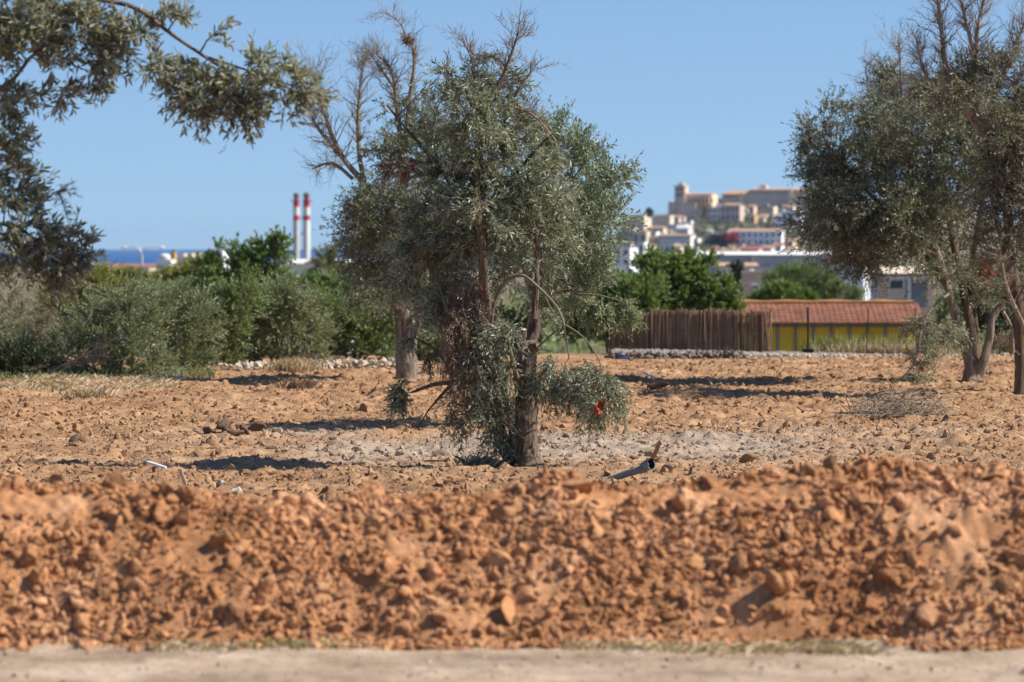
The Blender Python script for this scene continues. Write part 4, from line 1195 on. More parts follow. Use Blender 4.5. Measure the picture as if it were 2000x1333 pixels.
# ------------------------------------------------------------------ central olive
D1 = 33.4
main_limbs = [
    [(1032, 915, 0, 31), (1029, 890, 0, 27), (1027, 840, 0, 23.5), (1028, 780, 0, 23), (1025, 730, 0, 23), (1028, 695, 0, 23), (1030, 676, 0, 19)],
    [(1002, 915, .03, 20), (996, 892, .03, 17), (982, 865, .03, 14), (972, 835, .05, 12), (968, 780, .08, 12), (962, 700, .05, 11), (952, 630, -.1, 10), (944, 570, -.28, 9),
     (940, 480, -.42, 8), (931, 400, -.36, 6.5), (932, 330, -.22, 5.5), (936, 285, -.12, 5.5), (945, 240, -.05, 5), (962, 190, 0, 5), (985, 140, 0, 3.5), (1004, 90, 0, 2.2), (1012, 62, 0, 1)],
    [(1010, 900, -.05, 15), (1005, 860, -.05, 10), (1000, 830, -.04, 8)],
    [(940, 260, -.1, 4.5), (922, 205, -.22, 5), (908, 172, -.3, 4.4)],
    [(1024, 700, 0, 15), (1018, 670, -.05, 11), (1020, 645, -.1, 9)],
    [(1030, 700, 0, 14), (1036, 672, 0, 12), (1046, 645, .0, 9), (1050, 622, 0, 8.5)],
    [(1036, 670, 0.02, 9), (1042, 620, .05, 7), (1046, 560, .05, 6), (1048, 500, .05, 5), (1050, 420, .1, 4), (1062, 350, .1, 3)],
    [(1030, 690, 0, 12), (1042, 678, -.1, 10), (1052, 674, -.16, 7)],
    [(950, 640, -.2, 7), (900, 600, .0, 5), (850, 540, -.1, 4), (800, 470, -.2, 3)],
    [(938, 470, -.4, 6), (900, 400, .2, 5), (860, 330, .3, 4), (800, 260, .3, 3), (755, 205, .3, 2)],
    [(935, 420, -.4, 6), (990, 360, .1, 4), (1040, 300, .0, 3), (1080, 260, -.1, 2)],
]
main_blobs = [(930, 235, 70, 70, -.1), (985, 300, 90, 80, 0), (880, 330, 90, 80, .1), (950, 400, 100, 90, 0), (1050, 400, 80, 80, .1), (1010, 470, 90, 80, .2), (880, 450, 90, 80, 0),
              (900, 540, 80, 60, .1), (830, 420, 60, 60, .2), (1080, 330, 50, 50, 0), (870, 590, 50, 40, .2), (830, 500, 60, 50, .25), (960, 160, 45, 50, 0), (900, 190, 45, 45, 0), (840, 165, 50, 30, .1), (800, 540, 50, 50, .1), (1080, 490, 60, 60, .2)]
root, r, SP, SR = tree('olive_tree', 'central olive tree with a twisted trunk, dead top twigs and drooping lower foliage', 'tree', D1, (1020, 905), main_limbs, main_blobs, 101,
     'olive', 'bark', bark2='bark_dark', b2set=(1, 3, 8, 9, 10), nbr=285, twigs=12, per=13, ll=.058, lw=.0115, tl=.24, up=.05, droop=.35, dsp=.3,
     dead=[([(945, 250, .05, 5), (965, 190, 0, 4), (985, 140, 0, 3), (1004, 90, 0, 2), (1014, 62, 0, 1)], 60, .22, .35),
           ([(940, 240, 0, 4), (930, 170, 0, 3), (922, 120, 0, 2), (905, 80, 0, 1)], 45, .2, .45),
           ([(950, 230, 0, 4), (990, 205, 0, 3), (1030, 150, 0, 2), (1040, 138, 0, 1)], 26, .2, .3),
           ([(955, 260, 0, 4), (1000, 225, -.1, 3), (1045, 215, -.1, 1.5)], 26, .18, .2),
           ([(970, 290, 0, 3.5), (1010, 250, -.1, 2.5), (1050, 235, -.1, 1)], 24, .18, .2),
           ([(905, 250, 0, 3), (880, 190, 0, 2.2), (875, 140, 0, 1)], 18, .15, .4),
           ([(1005, 210, -.1, 2), (1045, 228, -.2, 1.8), (1090, 280, -.2, .8)], 8, .12, 0.0),
           ([(1000, 110, 0, 1.2), (1012, 60, 0, .8), (1018, 2, 0, .5)], 3, .05, 0.1)], zb=-.02)
# parts of the central olive
spray(root, r, 'arching_branch', D1, [[(958, 640, -.15, 4), (966, 590, -.2, 3.6), (985, 555, -.25, 3.2), (1005, 541, -.3, 3.0), (1025, 540, -.35, 2.8), (1050, 560, -.4, 2.7), (1080, 590, -.45, 2.5), (1098, 620, -.5, 2.4), (1105, 660, -.5, 2.0), (1112, 700, -.5, 1.4)],
     [(1105, 635, -.5, 2), (1140, 660, -.5, 1.6), (1168, 700, -.5, 1.2), (1180, 740, -.5, .8)], [(1060, 570, -.4, 1.6), (1080, 610, -.4, 1.3), (1105, 640, -.5, 1)],
     [(1095, 640, -.4, 1.6), (1070, 660, -.3, 2), (1040, 690, -.2, 2)]],
     [(1165, 770, 48, 42, -.5, .25), (1120, 730, 50, 40, -.4, .25), (1190, 735, 26, 18, -.5, .15), (1075, 740, 50, 36, -.3, .2), (1175, 800, 36, 26, -.5, .2)], 46, 10, 12, .052, .0105, .17, 'olive', 'twig', up=-.25, droop=.6)
spray(root, r, 'lower_foliage', D1, [[(970, 760, 0, 5), (950, 720, -.2, 4), (930, 690, -.3, 3)], [(972, 820, 0, 4), (940, 800, -.2, 3), (890, 790, -.3, 2)], [(1010, 740, -.2, 5), (1000, 700, -.3, 4), (990, 660, -.35, 3)]],
     [(950, 700, 60, 55, -.2, .3), (940, 785, 65, 45, -.2, .3), (970, 835, 28, 36, -.1, .15), (962, 770, 36, 56, -.25, .15), (890, 810, 45, 18, -.2, .2), (980, 650, 40, 36, -.3, .2), (920, 650, 50, 40, -.2, .2), (1062, 745, 14, 24, -.2, .1)],
     100, 9, 11, .052, .0105, .19, 'olive', 'twig', up=-.1, droop=.6)
spray(root, r, 'low_left_branch', D1, [[(968, 745, 0, 7), (930, 746, -.1, 6), (890, 748, -.15, 5.2), (850, 752, -.2, 4), (805, 767, -.2, 2.2)], [(885, 748, -.15, 4), (860, 775, -.2, 3), (835, 805, -.2, 1.5), (815, 840, -.2, .8)],
     [(885, 745, -.15, 3.6), (870, 710, -.15, 3), (845, 680, -.15, 2.2), (810, 660, -.1, 1.4)]],
     [(783, 770, 12, 26, -.2, .1), (800, 665, 16, 14, -.15, .1), (790, 785, 10, 16, -.2, .08), (850, 690, 20, 16, -.1, .1)], 16, 9, 10, .056, .011, .14, 'olive', 'bark_dark', up=-.2, droop=.6)
spray(root, r, 'right_spray', D1, [[(1130, 575, .1, 2.5), (1170, 578, 0, 1.8), (1210, 588, -.1, 1.2)]], [(1195, 600, 42, 22, 0, .15), (1160, 610, 30, 25, 0, .15), (1225, 605, 18, 16, 0, .1)], 26, 10, 11, .045, .011, .13, 'bush_grey', 'twig', up=0, droop=.5)
spray(root, r, 'withered_foliage', D1, [[(930, 560, .05, 5), (905, 590, -.15, 4), (890, 640, -.25, 2.5), (885, 690, -.3, 1.2)], [(940, 600, .05, 4), (930, 650, -.2, 2.5), (925, 700, -.25, 1.2)], [(860, 560, 0, 3), (870, 600, -.2, 3), (890, 640, -.2, 2)]],
     [(905, 610, 42, 55, -.25, .15), (890, 675, 30, 52, -.3, .12), (935, 650, 28, 68, -.25, .12), (920, 560, 40, 30, -.2, .15), (900, 715, 18, 30, -.3, .1)], 85, 10, 9, .045, .007, .16, 'dead_leaf', 'twig', up=-.9, droop=1.0, sexv=1)
spray(root, r, 'rusty_sprig', D1, [[(800, 330, .1, 1.5), (780, 325, 0, 1)]], [(780, 325, 40, 22, 0, .1)], 14, 8, 9, .03, .01, .1, 'rust_leaf', 'twig', sexv=1)
# bare wood scar on leader
P = at(np.array([940, 941, 942]), np.array([515, 540, 566]), D1 - .0)
V, F = ICO[3]
k = m_per_px(D1)
Acc().add(V * np.array([5.2 * k, 5.0 * k, 27 * k]) + at(941, 540, D1 - .33) + np.array([0, -5.0 * k, 0]), F, smooth=True).build('bare_wood_patch', [M['fresh_wood']], root)
for px, py, rz0, sx in ((1020, 645, -.1, 8),):
    Acc().add(V * np.array([sx * k, sx * k, 3 * k]) + at(px, py, D1 + rz0), F, smooth=True).build('sawn_end', [M['pale_wood']], root)
# orange scrap caught in leaves
p = at(1170, 797, D1 - .78); k = m_per_px(D1 - .78)
rc_ = np.random.default_rng(6); gg = np.linspace(-1, 1, 7); X_, Y_ = np.meshgrid(gg, gg)
wv = 10 * (1 - .25 * np.abs(Y_)) * (1 + .15 * rc_.standard_normal(X_.shape))
V = np.stack([p[0] + X_ * wv * k + Y_ * 2 * k, p[1] + k * 5 * np.sin(X_ * 3 + Y_ * 2) + k * 2 * rc_.standard_normal(X_.shape), p[2] + Y_ * 13 * k + X_ * 3 * k + rc_.standard_normal(X_.shape) * k], -1).reshape(-1, 3)
i = np.arange(49).reshape(7, 7); A = Acc().add(V, np.stack([i[:-1, :-1], i[:-1, 1:], i[1:, 1:], i[1:, :-1]], -1).reshape(-1, 4))
A.add(V + np.array([0, .004, 0]), np.stack([i[:-1, :-1], i[1:, :-1], i[1:, 1:], i[:-1, 1:]], -1).reshape(-1, 4))
setp(A.build('plastic_scrap', [M['orangebit']]), 'orange plastic scrap caught in the drooping olive leaves', 'plastic scrap')

# ------------------------------------------------------------------ second olive (left, behind)
D2 = 53.6
tree('olive_tree', 'olive behind on the left with stubby grey trunk and tall bare dead limbs', 'tree', D2, (792, 750), [
    [(797, 762, 0, 30), (795, 745, 0, 25), (793, 700, 0, 21), (792, 650, 0, 20), (790, 615, 0, 18), (800, 600, 0, 13)],
    [(790, 640, 0, 10), (770, 590, 0, 9), (750, 520, 0, 7), (730, 430, 0, 6), (715, 370, 0, 5)],
    [(805, 625, 0, 10), (822, 600, 0, 9), (824, 560, 0, 8), (840, 480, 0, 6), (830, 380, 0, 5)],
    [(798, 620, .1, 9), (800, 520, .2, 8), (790, 400, .2, 7), (785, 300, .2, 6)],
    [(812, 652, -.1, 7), (816, 628, -.15, 6), (815, 606, -.15, 5)]],
    [(720, 450, 70, 80), (705, 410, 40, 45), (780, 390, 80, 60), (800, 490, 70, 80), (740, 550, 60, 45), (840, 310, 70, 60), (820, 240, 60, 60), (770, 300, 60, 50), (770, 230, 35, 40), (705, 500, 35, 35), (790, 580, 45, 30), (730, 585, 45, 28, -.3), (860, 460, 60, 80), (850, 570, 40, 40), (715, 440, 45, 70, -.4), (740, 500, 60, 60, -.5), (760, 440, 70, 60, -.6)], 202,
    'olive_far', 'bark_far', nbr=320, twigs=12, per=14, ll=.062, lw=.016, tl=.34, sexv=1, up=.1, droop=.2, zb=-.02, dsp=.9,
    dead=[([(740, 400, 0, 6), (700, 345, 0, 6), (665, 300, 0, 5), (640, 240, 0, 4), (620, 170, 0, 2.5), (605, 130, 0, 1)], 90, .42, .25),
          ([(715, 370, 0, 5), (702, 300, 0, 4.5), (700, 230, 0, 4), (705, 160, 0, 2), (708, 120, 0, 1)], 90, .34, .3),
          ([(690, 350, 0, 4), (650, 320, 0, 3), (610, 330, 0, 1.5)], 30, .3, 0),
          ([(660, 300, 0, 4), (620, 250, 0, 3), (590, 190, 0, 1.5)], 40, .34, .2),
          ([(785, 300, .2, 6), (775, 200, .2, 5), (765, 140, .2, 3.5), (735, 105, .2, 1.5)], 80, .36, .15),
          ([(790, 300, .2, 6), (800, 200, .2, 4.5), (810, 110, .2, 3), (795, 75, .2, 2), (780, 45, .2, 1.4), (752, 24, .2, .6)], 60, .3, .15),
          ([(775, 180, .2, 3), (740, 130, .2, 2), (715, 95, .2, 1)], 40, .28, .1)], group='olive trees in the field')
p = at(797, 78, D2 + .2); V, F = rock_shape(np.random.default_rng(3), 3, 4, .2)
# dry clump high on the dead limb
rn = np.random.default_rng(77); A = Acc()
tws = make_twigs(rn, np.repeat(p[None], 160, 0) + rn.normal(0, .03, (160, 3)), rn.standard_normal((160, 3)) * np.array([1, 1, .2]), .10, 0, .1)
V, F = tubes(tws, np.full((160, 5), .004), 3); A.add(V, F)
setp(A.build('bird_nest', [M['dead_leaf']]), 'small dark clump of twigs on the tallest dead limb', 'nest')
# third olive, behind the central one
D3 = 41.2
tree('olive_tree', 'greener olive directly behind the central one showing at its right', 'tree', D3, (1036, 832), [
    [(1036, 850, 0, 20), (1036, 825, 0, 16), (1036, 760, 0, 14), (1038, 690, 0, 13), (1045, 620, 0, 11), (1070, 540, 0, 9), (1100, 440, 0, 7), (1120, 350, 0, 5)],
    [(1045, 620, 0, 9), (1090, 560, .2, 7), (1140, 480, .3, 5), (1180, 400, .3, 4)], [(1045, 600, 0, 8), (1020, 500, .2, 6), (1010, 400, .3, 4)]],
    [(1100, 320, 75, 60), (1160, 380, 60, 60), (1130, 450, 80, 70), (1085, 270, 40, 38), (1195, 345, 32, 40), (1080, 510, 80, 70), (1150, 530, 55, 40), (1185, 430, 30, 50), (1120, 580, 60, 30), (1030, 420, 70, 80), (980, 480, 60, 60), (1060, 600, 40, 30)], 303,
    'olive_green', 'bark_far', nbr=230, twigs=14, per=15, ll=.055, lw=.013, tl=.28, sexv=1, up=.4, zb=-.02, dsp=.8, group='olive trees in the field')

# ------------------------------------------------------------------ right olives
D4 = 52.6
rt, r, _a, _b = tree('olive_tree', 'big spreading olive on the right with four leaning stems', 'tree', D4, (1895, 758), [
    [(1898, 768, 0, 30), (1896, 750, 0, 24), (1895, 720, 0, 17), (1888, 690, 0, 13), (1870, 640, 0, 10), (1855, 590, 0, 8.5), (1835, 520, 0, 8), (1810, 440, 0, 6), (1770, 340, 0, 5)],
    [(1900, 745, 0, 14), (1902, 700, .1, 12), (1895, 640, .1, 9), (1880, 560, .1, 8), (1862, 470, .1, 7), (1850, 400, .1, 6), (1830, 300, .1, 4)],
    [(1905, 745, 0, 14), (1922, 700, -.1, 9), (1932, 660, -.1, 8), (1940, 620, -.1, 7), (1960, 590, -.1, 5)],
    [(1905, 740, .1, 10), (1908, 690, .2, 8), (1900, 620, .2, 8), (1895, 550, .2, 7), (1905, 470, .2, 6), (1920, 380, .2, 5)],
    [(1850, 560, 0, 6), (1790, 480, 0, 5), (1720, 400, 0, 4), (1650, 330, 0, 3), (1610, 270, 0, 2)],
    [(1830, 500, -.1, 5), (1740, 460, -.2, 4), (1660, 430, -.2, 3), (1600, 400, -.2, 2)]],
    [(1582, 275, 30, 45), (1622, 235, 45, 42), (1610, 340, 50, 50), (1655, 320, 60, 60), (1605, 415, 40, 45), (1640, 465, 65, 45), (1700, 420, 80, 70), (1720, 300, 90, 80), (1690, 230, 50, 40),
     (1800, 260, 90, 70), (1800, 380, 100, 80), (1780, 465, 80, 45), (1850, 470, 80, 60), (1690, 505, 45, 24), (1890, 330, 90, 90), (1700, 550, 22, 24), (1880, 240, 80, 60), (1640, 400, 50, 50), (1560, 450, 20, 20), (1900, 560, 50, 40), (1850, 540, 60, 30, -.9), (1690, 470, 60, 40, -.5), (1790, 190, 70, 45), (1740, 170, 30, 30), (1850, 200, 70, 50), (1760, 420, 90, 60, -.8)], 404,
    'olive_far', 'bark_far', nbr=540, twigs=16, per=15, ll=.06, lw=.0155, tl=.38, sexv=1, up=.1, droop=.2, zb=-.02, group='olive trees in the field', dsp=1.1, bark2='bark_dark', b2set=(1, 3, 4, 5),
    dead=[([(1780, 330, 0, 5), (1765, 250, 0, 4), (1760, 160, 0, 2), (1756, 80, 0, 1)], 90, .36, .15), ([(1720, 260, 0, 3), (1700, 200, 0, 2), (1690, 130, 0, 1)], 50, .34, .2)])
spray(rt, r, 'hanging_branch', D4, [[(1852, 575, -.3, 3), (1822, 600, -.6, 2.4), (1800, 640, -.8, 2.0), (1792, 690, -.9, 1.7), (1772, 728, -1, 1.4), (1737, 750, -1, .8)]],
      [(1815, 640, 38, 32, -.7, .25), (1800, 690, 28, 32, -.8, .25), (1770, 742, 44, 12, -1, .25), (1800, 745, 30, 14, -.9, .2), (1850, 650, 35, 30, -.5, .2)], 60, 12, 10, .05, .013, .22, 'olive_near', 'twig', up=-.2, droop=.5, sexv=1)
spray(rt, r, 'rusty_sprig', D4, [[(1900, 540, -.3, 3), (1915, 525, -.4, 1)]], [(1918, 524, 16, 8, -.5, .08)], 12, 8, 9, .06, .02, .12, 'rust_leaf', 'twig', sexv=1)
D5 = 48.0
rt, r, _a, _b = tree('olive_tree', 'dark trunked olive at the right edge with a bare dead top', 'tree', D5, (1992, 782), [
    [(1994, 795, 0, 18), (1992, 770, 0, 13), (1994, 720, 0, 12), (1992, 660, 0, 12), (1990, 600, 0, 12), (1978, 540, 0, 11), (1970, 480, 0, 10), (1968, 420, 0, 9), (1950, 340, 0, 8), (1915, 250, 0, 7)],
    [(1980, 560, 0, 8), (1960, 480, -.1, 7), (1945, 420, -.1, 5), (1930, 350, -.1, 3)],
    [(1990, 640, 0, 8), (2030, 560, 0, 7), (2060, 450, 0, 6), (2060, 300, 0, 5)]],
    [(1960, 250, 55, 70), (2000, 400, 60, 90), (1950, 380, 60, 80), (1990, 300, 50, 80), (2060, 350, 60, 120), (1960, 480, 50, 50), (1900, 200, 50, 40), (1860, 190, 50, 30), (1985, 560, 30, 30), (1960, 150, 55, 55), (2000, 220, 50, 60), (1890, 150, 40, 40)], 505,
    'olive_dry', 'bark_dark', nbr=270, twigs=15, per=13, ll=.058, lw=.015, tl=.36, sexv=1, up=.1, droop=.2, zb=-.02, group='olive trees in the field', dsp=1.1,
    dead=[([(1930, 280, 0, 8), (1880, 200, 0, 7), (1848, 140, 0, 6), (1838, 60, 0, 4.5), (1828, -30, 0, 3)], 130, .36, .3),
          ([(1925, 270, 0, 7), (1900, 190, 0, 6), (1905, 110, 0, 5), (1912, 40, 0, 3.5), (1930, -30, 0, 2)], 130, .34, .3),
          ([(1905, 110, 0, 4), (1885, 40, 0, 3), (1870, -30, 0, 2)], 70, .3, .3),
          ([(1930, 280, 0, 6), (1945, 180, 0, 5), (1980, 100, 0, 3.5), (2010, 20, 0, 2)], 110, .36, .3),
          ([(1970, 420, 0, 7), (1990, 300, 0, 5), (2000, 200, 0, 4), (2020, 90, 0, 2)], 110, .36, .2),
          ([(1870, 190, 0, 4), (1810, 150, 0, 3), (1790, 80, 0, 1.5)], 80, .34, .2),
          ([(2000, 640, -.4, 5), (1965, 560, -.6, 4), (1955, 500, -.7, 2)], 60, .26, .1),
          ([(1960, 610, -.3, 3.5), (1975, 640, -.4, 3), (1980, 690, -.4, 2.6)], 5, .1, 0)])

# ------------------------------------------------------------------ near olive reaching in at the top left
D0 = 25.0
tree('olive_tree', 'near olive whose leafy branches reach in at the upper left', 'tree', D0, (-420, 1130), [
    [(-420, 1150, 0, 60), (-425, 1000, 0, 50), (-410, 800, 0, 44), (-380, 600, 0, 40), (-330, 400, 0, 30), (-250, 200, 0, 22), (-120, 40, 0, 14), (20, -40, 0, 9), (170, -5, 0, 5.5), (262, 14, 0, 4.6), (330, 62, 0, 3.8), (400, 110, 0, 3), (450, 140, 0, 2)],
    [(-380, 600, 0, 20), (-260, 520, 0, 14), (-150, 480, 0, 10), (-60, 450, 0, 6), (20, 440, 0, 4), (70, 470, 0, 2.5)],
    [(-330, 400, 0, 20), (-200, 300, 0, 12), (-80, 220, 0, 7), (20, 160, 0, 4), (70, 105, 0, 3), (140, 92, 0, 2)],
    [(262, 14, 0, 3), (280, 70, 0, 2.4), (310, 110, 0, 2)], [(-200, 300, 0, 10), (-100, 380, 0, 7), (10, 340, 0, 3)],
    [(400, 110, 0, 2.4), (490, 140, 0, 2), (560, 165, 0, 1.5)]],
    [(40, 40, 100, 60), (120, 50, 70, 60), (190, 40, 60, 55), (210, 110, 55, 45), (190, 150, 45, 40), (40, 90, 60, 40), (20, 190, 45, 40), (60, 200, 35, 25), (240, 60, 30, 40), (290, 40, 40, 35), (120, 175, 22, 22),
     (330, 120, 40, 40), (380, 160, 55, 55), (440, 165, 60, 50), (495, 150, 45, 45), (400, 215, 40, 25), (460, 195, 45, 35), (560, 165, 34, 32), (595, 175, 30, 32), (350, 30, 30, 16), (430, 55, 12, 14), (380, 20, 14, 10),
     (10, 310, 40, 45), (40, 370, 50, 45), (30, 440, 65, 50), (80, 480, 60, 45), (120, 500, 50, 50), (30, 520, 60, 50), (90, 540, 55, 30), (145, 490, 25, 40), (0, 400, 40, 60)], 606,
    'olive_near', 'bark', nbr=220, twigs=8, per=9, ll=.062, lw=.0165, tl=.17, sexv=2, up=0.0, droop=.15, zb=-.05, trad=.0016, rmin=.0028,
    dead=[([(60, 420, 0, 2), (110, 375, 0, 1.5), (120, 390, 0, 1.0), (135, 440, 0, .5)], 22, .10, .1), ([(110, 380, 0, 1.5), (125, 370, 0, 1), (140, 380, 0, .5)], 10, .08, .2)])

# ------------------------------------------------------------------ bushes and background trees
def bush(name, label, cat, d, blobs, seed, leafm, n=60, twigs=10, per=14, ll=.05, lw=.015, tl=.3, base=None, up=.5, barkm='twig', group=None, zb=None, droop=0, spread=.5, stemr=2):
    b = np.array([[q[0], q[1], q[2], q[3]] for q in blobs], float)
    cx = float((b[:, 0] * b[:, 2]).sum() / b[:, 2].sum()); by = float((b[:, 1] + b[:, 3]).max())
    if base: cx, by = base
    if zb is None:
        zb = float(np.where(d < 67, -.03, base_far(d)))
    gpy = 478 + (EYE - zb) * FPX / d
    limbs = []
    for q in blobs:
        limbs.append([(cx + (q[0] - cx) * .15, gpy + 2, (q[4] if len(q) > 4 else 0) * .2, stemr * 1.6), (cx + (q[0] - cx) * .55, (gpy + q[1]) / 2, (q[4] if len(q) > 4 else 0) * .6, stemr * 1.2), (q[0], q[1], q[4] if len(q) > 4 else 0, stemr * .6)])
    return tree(name, label, cat, d, (cx, gpy), limbs, blobs, seed, leafm, barkm, nbr=n, twigs=twigs, per=per, ll=ll, lw=lw, tl=tl, up=up, droop=droop, sexv=1, group=group, zb=zb, mainsides=6, spread=spread,
                trad=.0022 if d < 80 else .006, rmin=.004 if d < 80 else .01)
G = 'bushes along the left field edge'
bush('bush', 'low grey green bush sprawling at the left foot of the hedge', 'bush', 55.5, [(130, 690, 60, 42, -.1), (200, 660, 80, 70), (260, 640, 70, 75), (300, 700, 50, 38), (240, 600, 60, 40), (180, 718, 90, 16), (290, 722, 60, 12)], 1, 'bush_grey', n=150, twigs=15, per=18, ll=.045, lw=.013, tl=.26, group=G)
bush('bush', 'tall grey green bush with feathery shoots behind the low sprawling one', 'bush', 58, [(290, 620, 70, 65), (340, 600, 60, 50), (380, 650, 50, 70), (340, 700, 50, 30), (360, 712, 70, 14)], 2, 'bush_grey', n=130, twigs=15, per=18, ll=.05, lw=.014, tl=.3, group=G)
bush('bush', 'rounded olive green bush with a dark hollow at its foot', 'bush', 60, [(420, 650, 60, 45), (430, 620, 50, 35), (470, 580, 45, 30), (390, 690, 35, 30), (410, 708, 60, 12)], 3, 'bush_green', n=110, twigs=14, per=18, ll=.05, lw=.016, tl=.3, group=G)
bush('bush', 'large mid green bush above the limestone rubble', 'bush', 61, [(510, 650, 60, 60), (560, 620, 70, 60), (600, 660, 60, 50), (540, 590, 50, 35), (480, 690, 45, 30), (530, 702, 70, 14)], 4, 'bush_grey', n=150, twigs=15, per=18, ll=.05, lw=.015, tl=.32, group=G)
bush('bush', 'loose brownish green bush left of the second olive trunk', 'bush', 62, [(650, 650, 60, 60), (700, 640, 55, 65), (750, 670, 40, 45), (640, 600, 50, 30), (690, 690, 60, 25), (740, 610, 40, 30)], 5, 'bush_green', n=140, twigs=15, per=18, ll=.05, lw=.015, tl=.32, group=G)
bush('bush', 'dark green bush between the second olive and the central olive', 'bush', 66, [(850, 610, 60, 60), (880, 660, 60, 50), (830, 560, 50, 40), (930, 640, 60, 60), (1000, 650, 70, 50)], 6, 'darkleaf', n=120, twigs=15, per=16, ll=.07, lw=.03, tl=.3, group=G)
bush('bush', 'small grey green bush behind the second olive trunk', 'bush', 63, [(830, 690, 28, 28), (850, 680, 22, 24)], 7, 'bush_grey', n=40, twigs=12, per=14, ll=.05, lw=.016, tl=.2, group=G)
bush('bush', 'bright yellow green bush glowing behind the left bushes', 'bush', 70, [(190, 560, 50, 28), (120, 610, 40, 50), (160, 600, 50, 40), (240, 575, 25, 18), (90, 680, 50, 45)], 8, 'bush_yellow', n=110, twigs=14, per=16, ll=.08, lw=.016, tl=.34, group=G)
bush('bush', 'half dead brown twiggy bush at the left edge', 'bush', 58, [(10, 590, 60, 55), (50, 620, 45, 45), (20, 670, 50, 35), (70, 650, 30, 30), (20, 715, 55, 22), (70, 700, 25, 25), (105, 640, 40, 45), (110, 700, 30, 30), (50, 728, 90, 10)], 9, 'bush_brown', n=120, twigs=14, per=10, ll=.035, lw=.010, tl=.24, up=-.1, droop=.3, group=G)
bush('bush', 'dark undergrowth below the brown twiggy bush', 'bush', 55, [(20, 705, 70, 30), (90, 712, 40, 22), (-20, 715, 40, 22)], 10, 'darkleaf', n=60, twigs=12, per=16, ll=.06, lw=.02, tl=.25, group=G)
G2 = 'trees and shrubs beyond the field'
bush('green_tree', 'bright green tree with upright shoots before the sea', 'tree', 92, [(430, 565, 45, 42), (490, 548, 52, 38), (540, 568, 40, 40), (460, 505, 26, 24), (500, 500, 26, 28), (545, 490, 14, 20), (425, 487, 10, 14), (520, 478, 12, 12), (548, 470, 10, 8), (400, 530, 30, 26), (470, 600, 60, 40)], 11, 'bright', n=190, twigs=10, per=14, ll=.095, lw=.05, tl=.3, group=G2, barkm='bark_far', stemr=3)
bush('green_tree', 'bright green shrubbery around the foot of the palm', 'tree', 100, [(600, 562, 45, 18), (650, 570, 55, 22), (700, 560, 45, 16), (580, 590, 60, 40), (690, 590, 60, 40), (630, 615, 60, 30)], 12, 'bright', n=85, twigs=12, per=14, ll=.1, lw=.045, tl=.34, group=G2, barkm='bark_far')
bush('shrub', 'yellowish shrub in front of the white far buildings', 'shrub', 170, [(375, 538, 26, 14), (350, 548, 34, 14), (330, 556, 30, 14), (410, 548, 22, 12)], 13, 'bush_yellow', n=90, twigs=12, per=14, ll=.16, lw=.07, tl=.55, group=G2)
bush('shrub', 'small yellow shrub right at the street lamp', 'shrub', 180, [(245, 546, 20, 7), (268, 552, 18, 9), (300, 558, 20, 8)], 14, 'bush_yellow', n=50, twigs=12, per=14, ll=.16, lw=.07, tl=.5, group=G2)
bush('shrub', 'dark green shrub left of the street lamp', 'shrub', 150, [(235, 562, 35, 14), (215, 556, 22, 10), (265, 572, 30, 12)], 15, 'darkleaf', n=70, twigs=12, per=14, ll=.14, lw=.07, tl=.4, group=G2)
bush('shrub', 'green shrub line between the lamp and the bright tree', 'shrub', 120, [(320, 582, 50, 18), (380, 576, 40, 16), (280, 594, 50, 18)], 16, 'bush_green', n=100, twigs=12, per=14, ll=.12, lw=.05, tl=.4, group=G2)
bush('green_tree', 'dense dark green tree left of the reed screen', 'tree', 84, [(1190, 585, 55, 38), (1240, 575, 60, 40), (1180, 630, 60, 45), (1130, 620, 50, 50), (1250, 620, 50, 30)], 17, 'bright', n=170, twigs=13, per=14, ll=.085, lw=.04, tl=.32, group=G2, barkm='bark_far', stemr=3)
bush('green_tree', 'broad glossy green tree behind the reed screen', 'tree', 90, [(1290, 560, 55, 50), (1350, 560, 60, 45), (1400, 580, 45, 30), (1270, 525, 40, 24), (1340, 525, 40, 24), (1385, 520, 12, 16), (1310, 600, 60, 30), (1400, 605, 45, 20), (1262, 512, 10, 10), (1310, 510, 12, 10)], 18, 'bright', n=220, twigs=13, per=14, ll=.09, lw=.045, tl=.32, group=G2, barkm='bark_far', stemr=3)
bush('green_tree', 'rounded dull olive green tree behind the yellow shed', 'tree', 175, [(1560, 550, 50, 32), (1600, 565, 45, 32), (1530, 560, 35, 30), (1650, 580, 30, 20)], 19, 'bush_green', n=170, twigs=14, per=16, ll=.12, lw=.035, tl=.55, group=G2, barkm='bark_far')
bush('shrub', 'bright green low shrub right of the beige house', 'shrub', 150, [(1520, 575, 32, 18), (1560, 585, 30, 12), (1490, 585, 20, 10)], 20, 'bright', n=80, twigs=12, per=14, ll=.13, lw=.07, tl=.34, group=G2)
bush('green_tree', 'thin dark green tree left of the beige house', 'tree', 200, [(1440, 548, 9, 28), (1436, 525, 4, 14)], 21, 'darkleaf', n=34, twigs=9, per=12, ll=.16, lw=.06, tl=.34, group=G2)
bush('bush', 'dark bush behind the stems of the big right olive', 'bush', 70, [(1960, 640, 60, 40), (1930, 600, 50, 30), (1990, 690, 50, 20), (2050, 650, 60, 60)], 22, 'darkleaf', n=80, twigs=13, per=14, ll=.07, lw=.03, tl=.3, group=G2)
bush('bush', 'green bush behind the trunks of the right olives', 'bush', 80, [(1880, 610, 60, 30), (1940, 560, 70, 30), (2000, 540, 60, 40)], 23, 'bush_green', n=100, twigs=13, per=14, ll=.07, lw=.025, tl=.34, group=G2)
bush('bush', 'withered brown bush under the edge olive', 'bush', 65.5, [(1960, 680, 26, 20), (1990, 675, 24, 22)], 24, 'dead_leaf', n=40, twigs=12, per=10, ll=.035, lw=.012, tl=.2, group=G2)
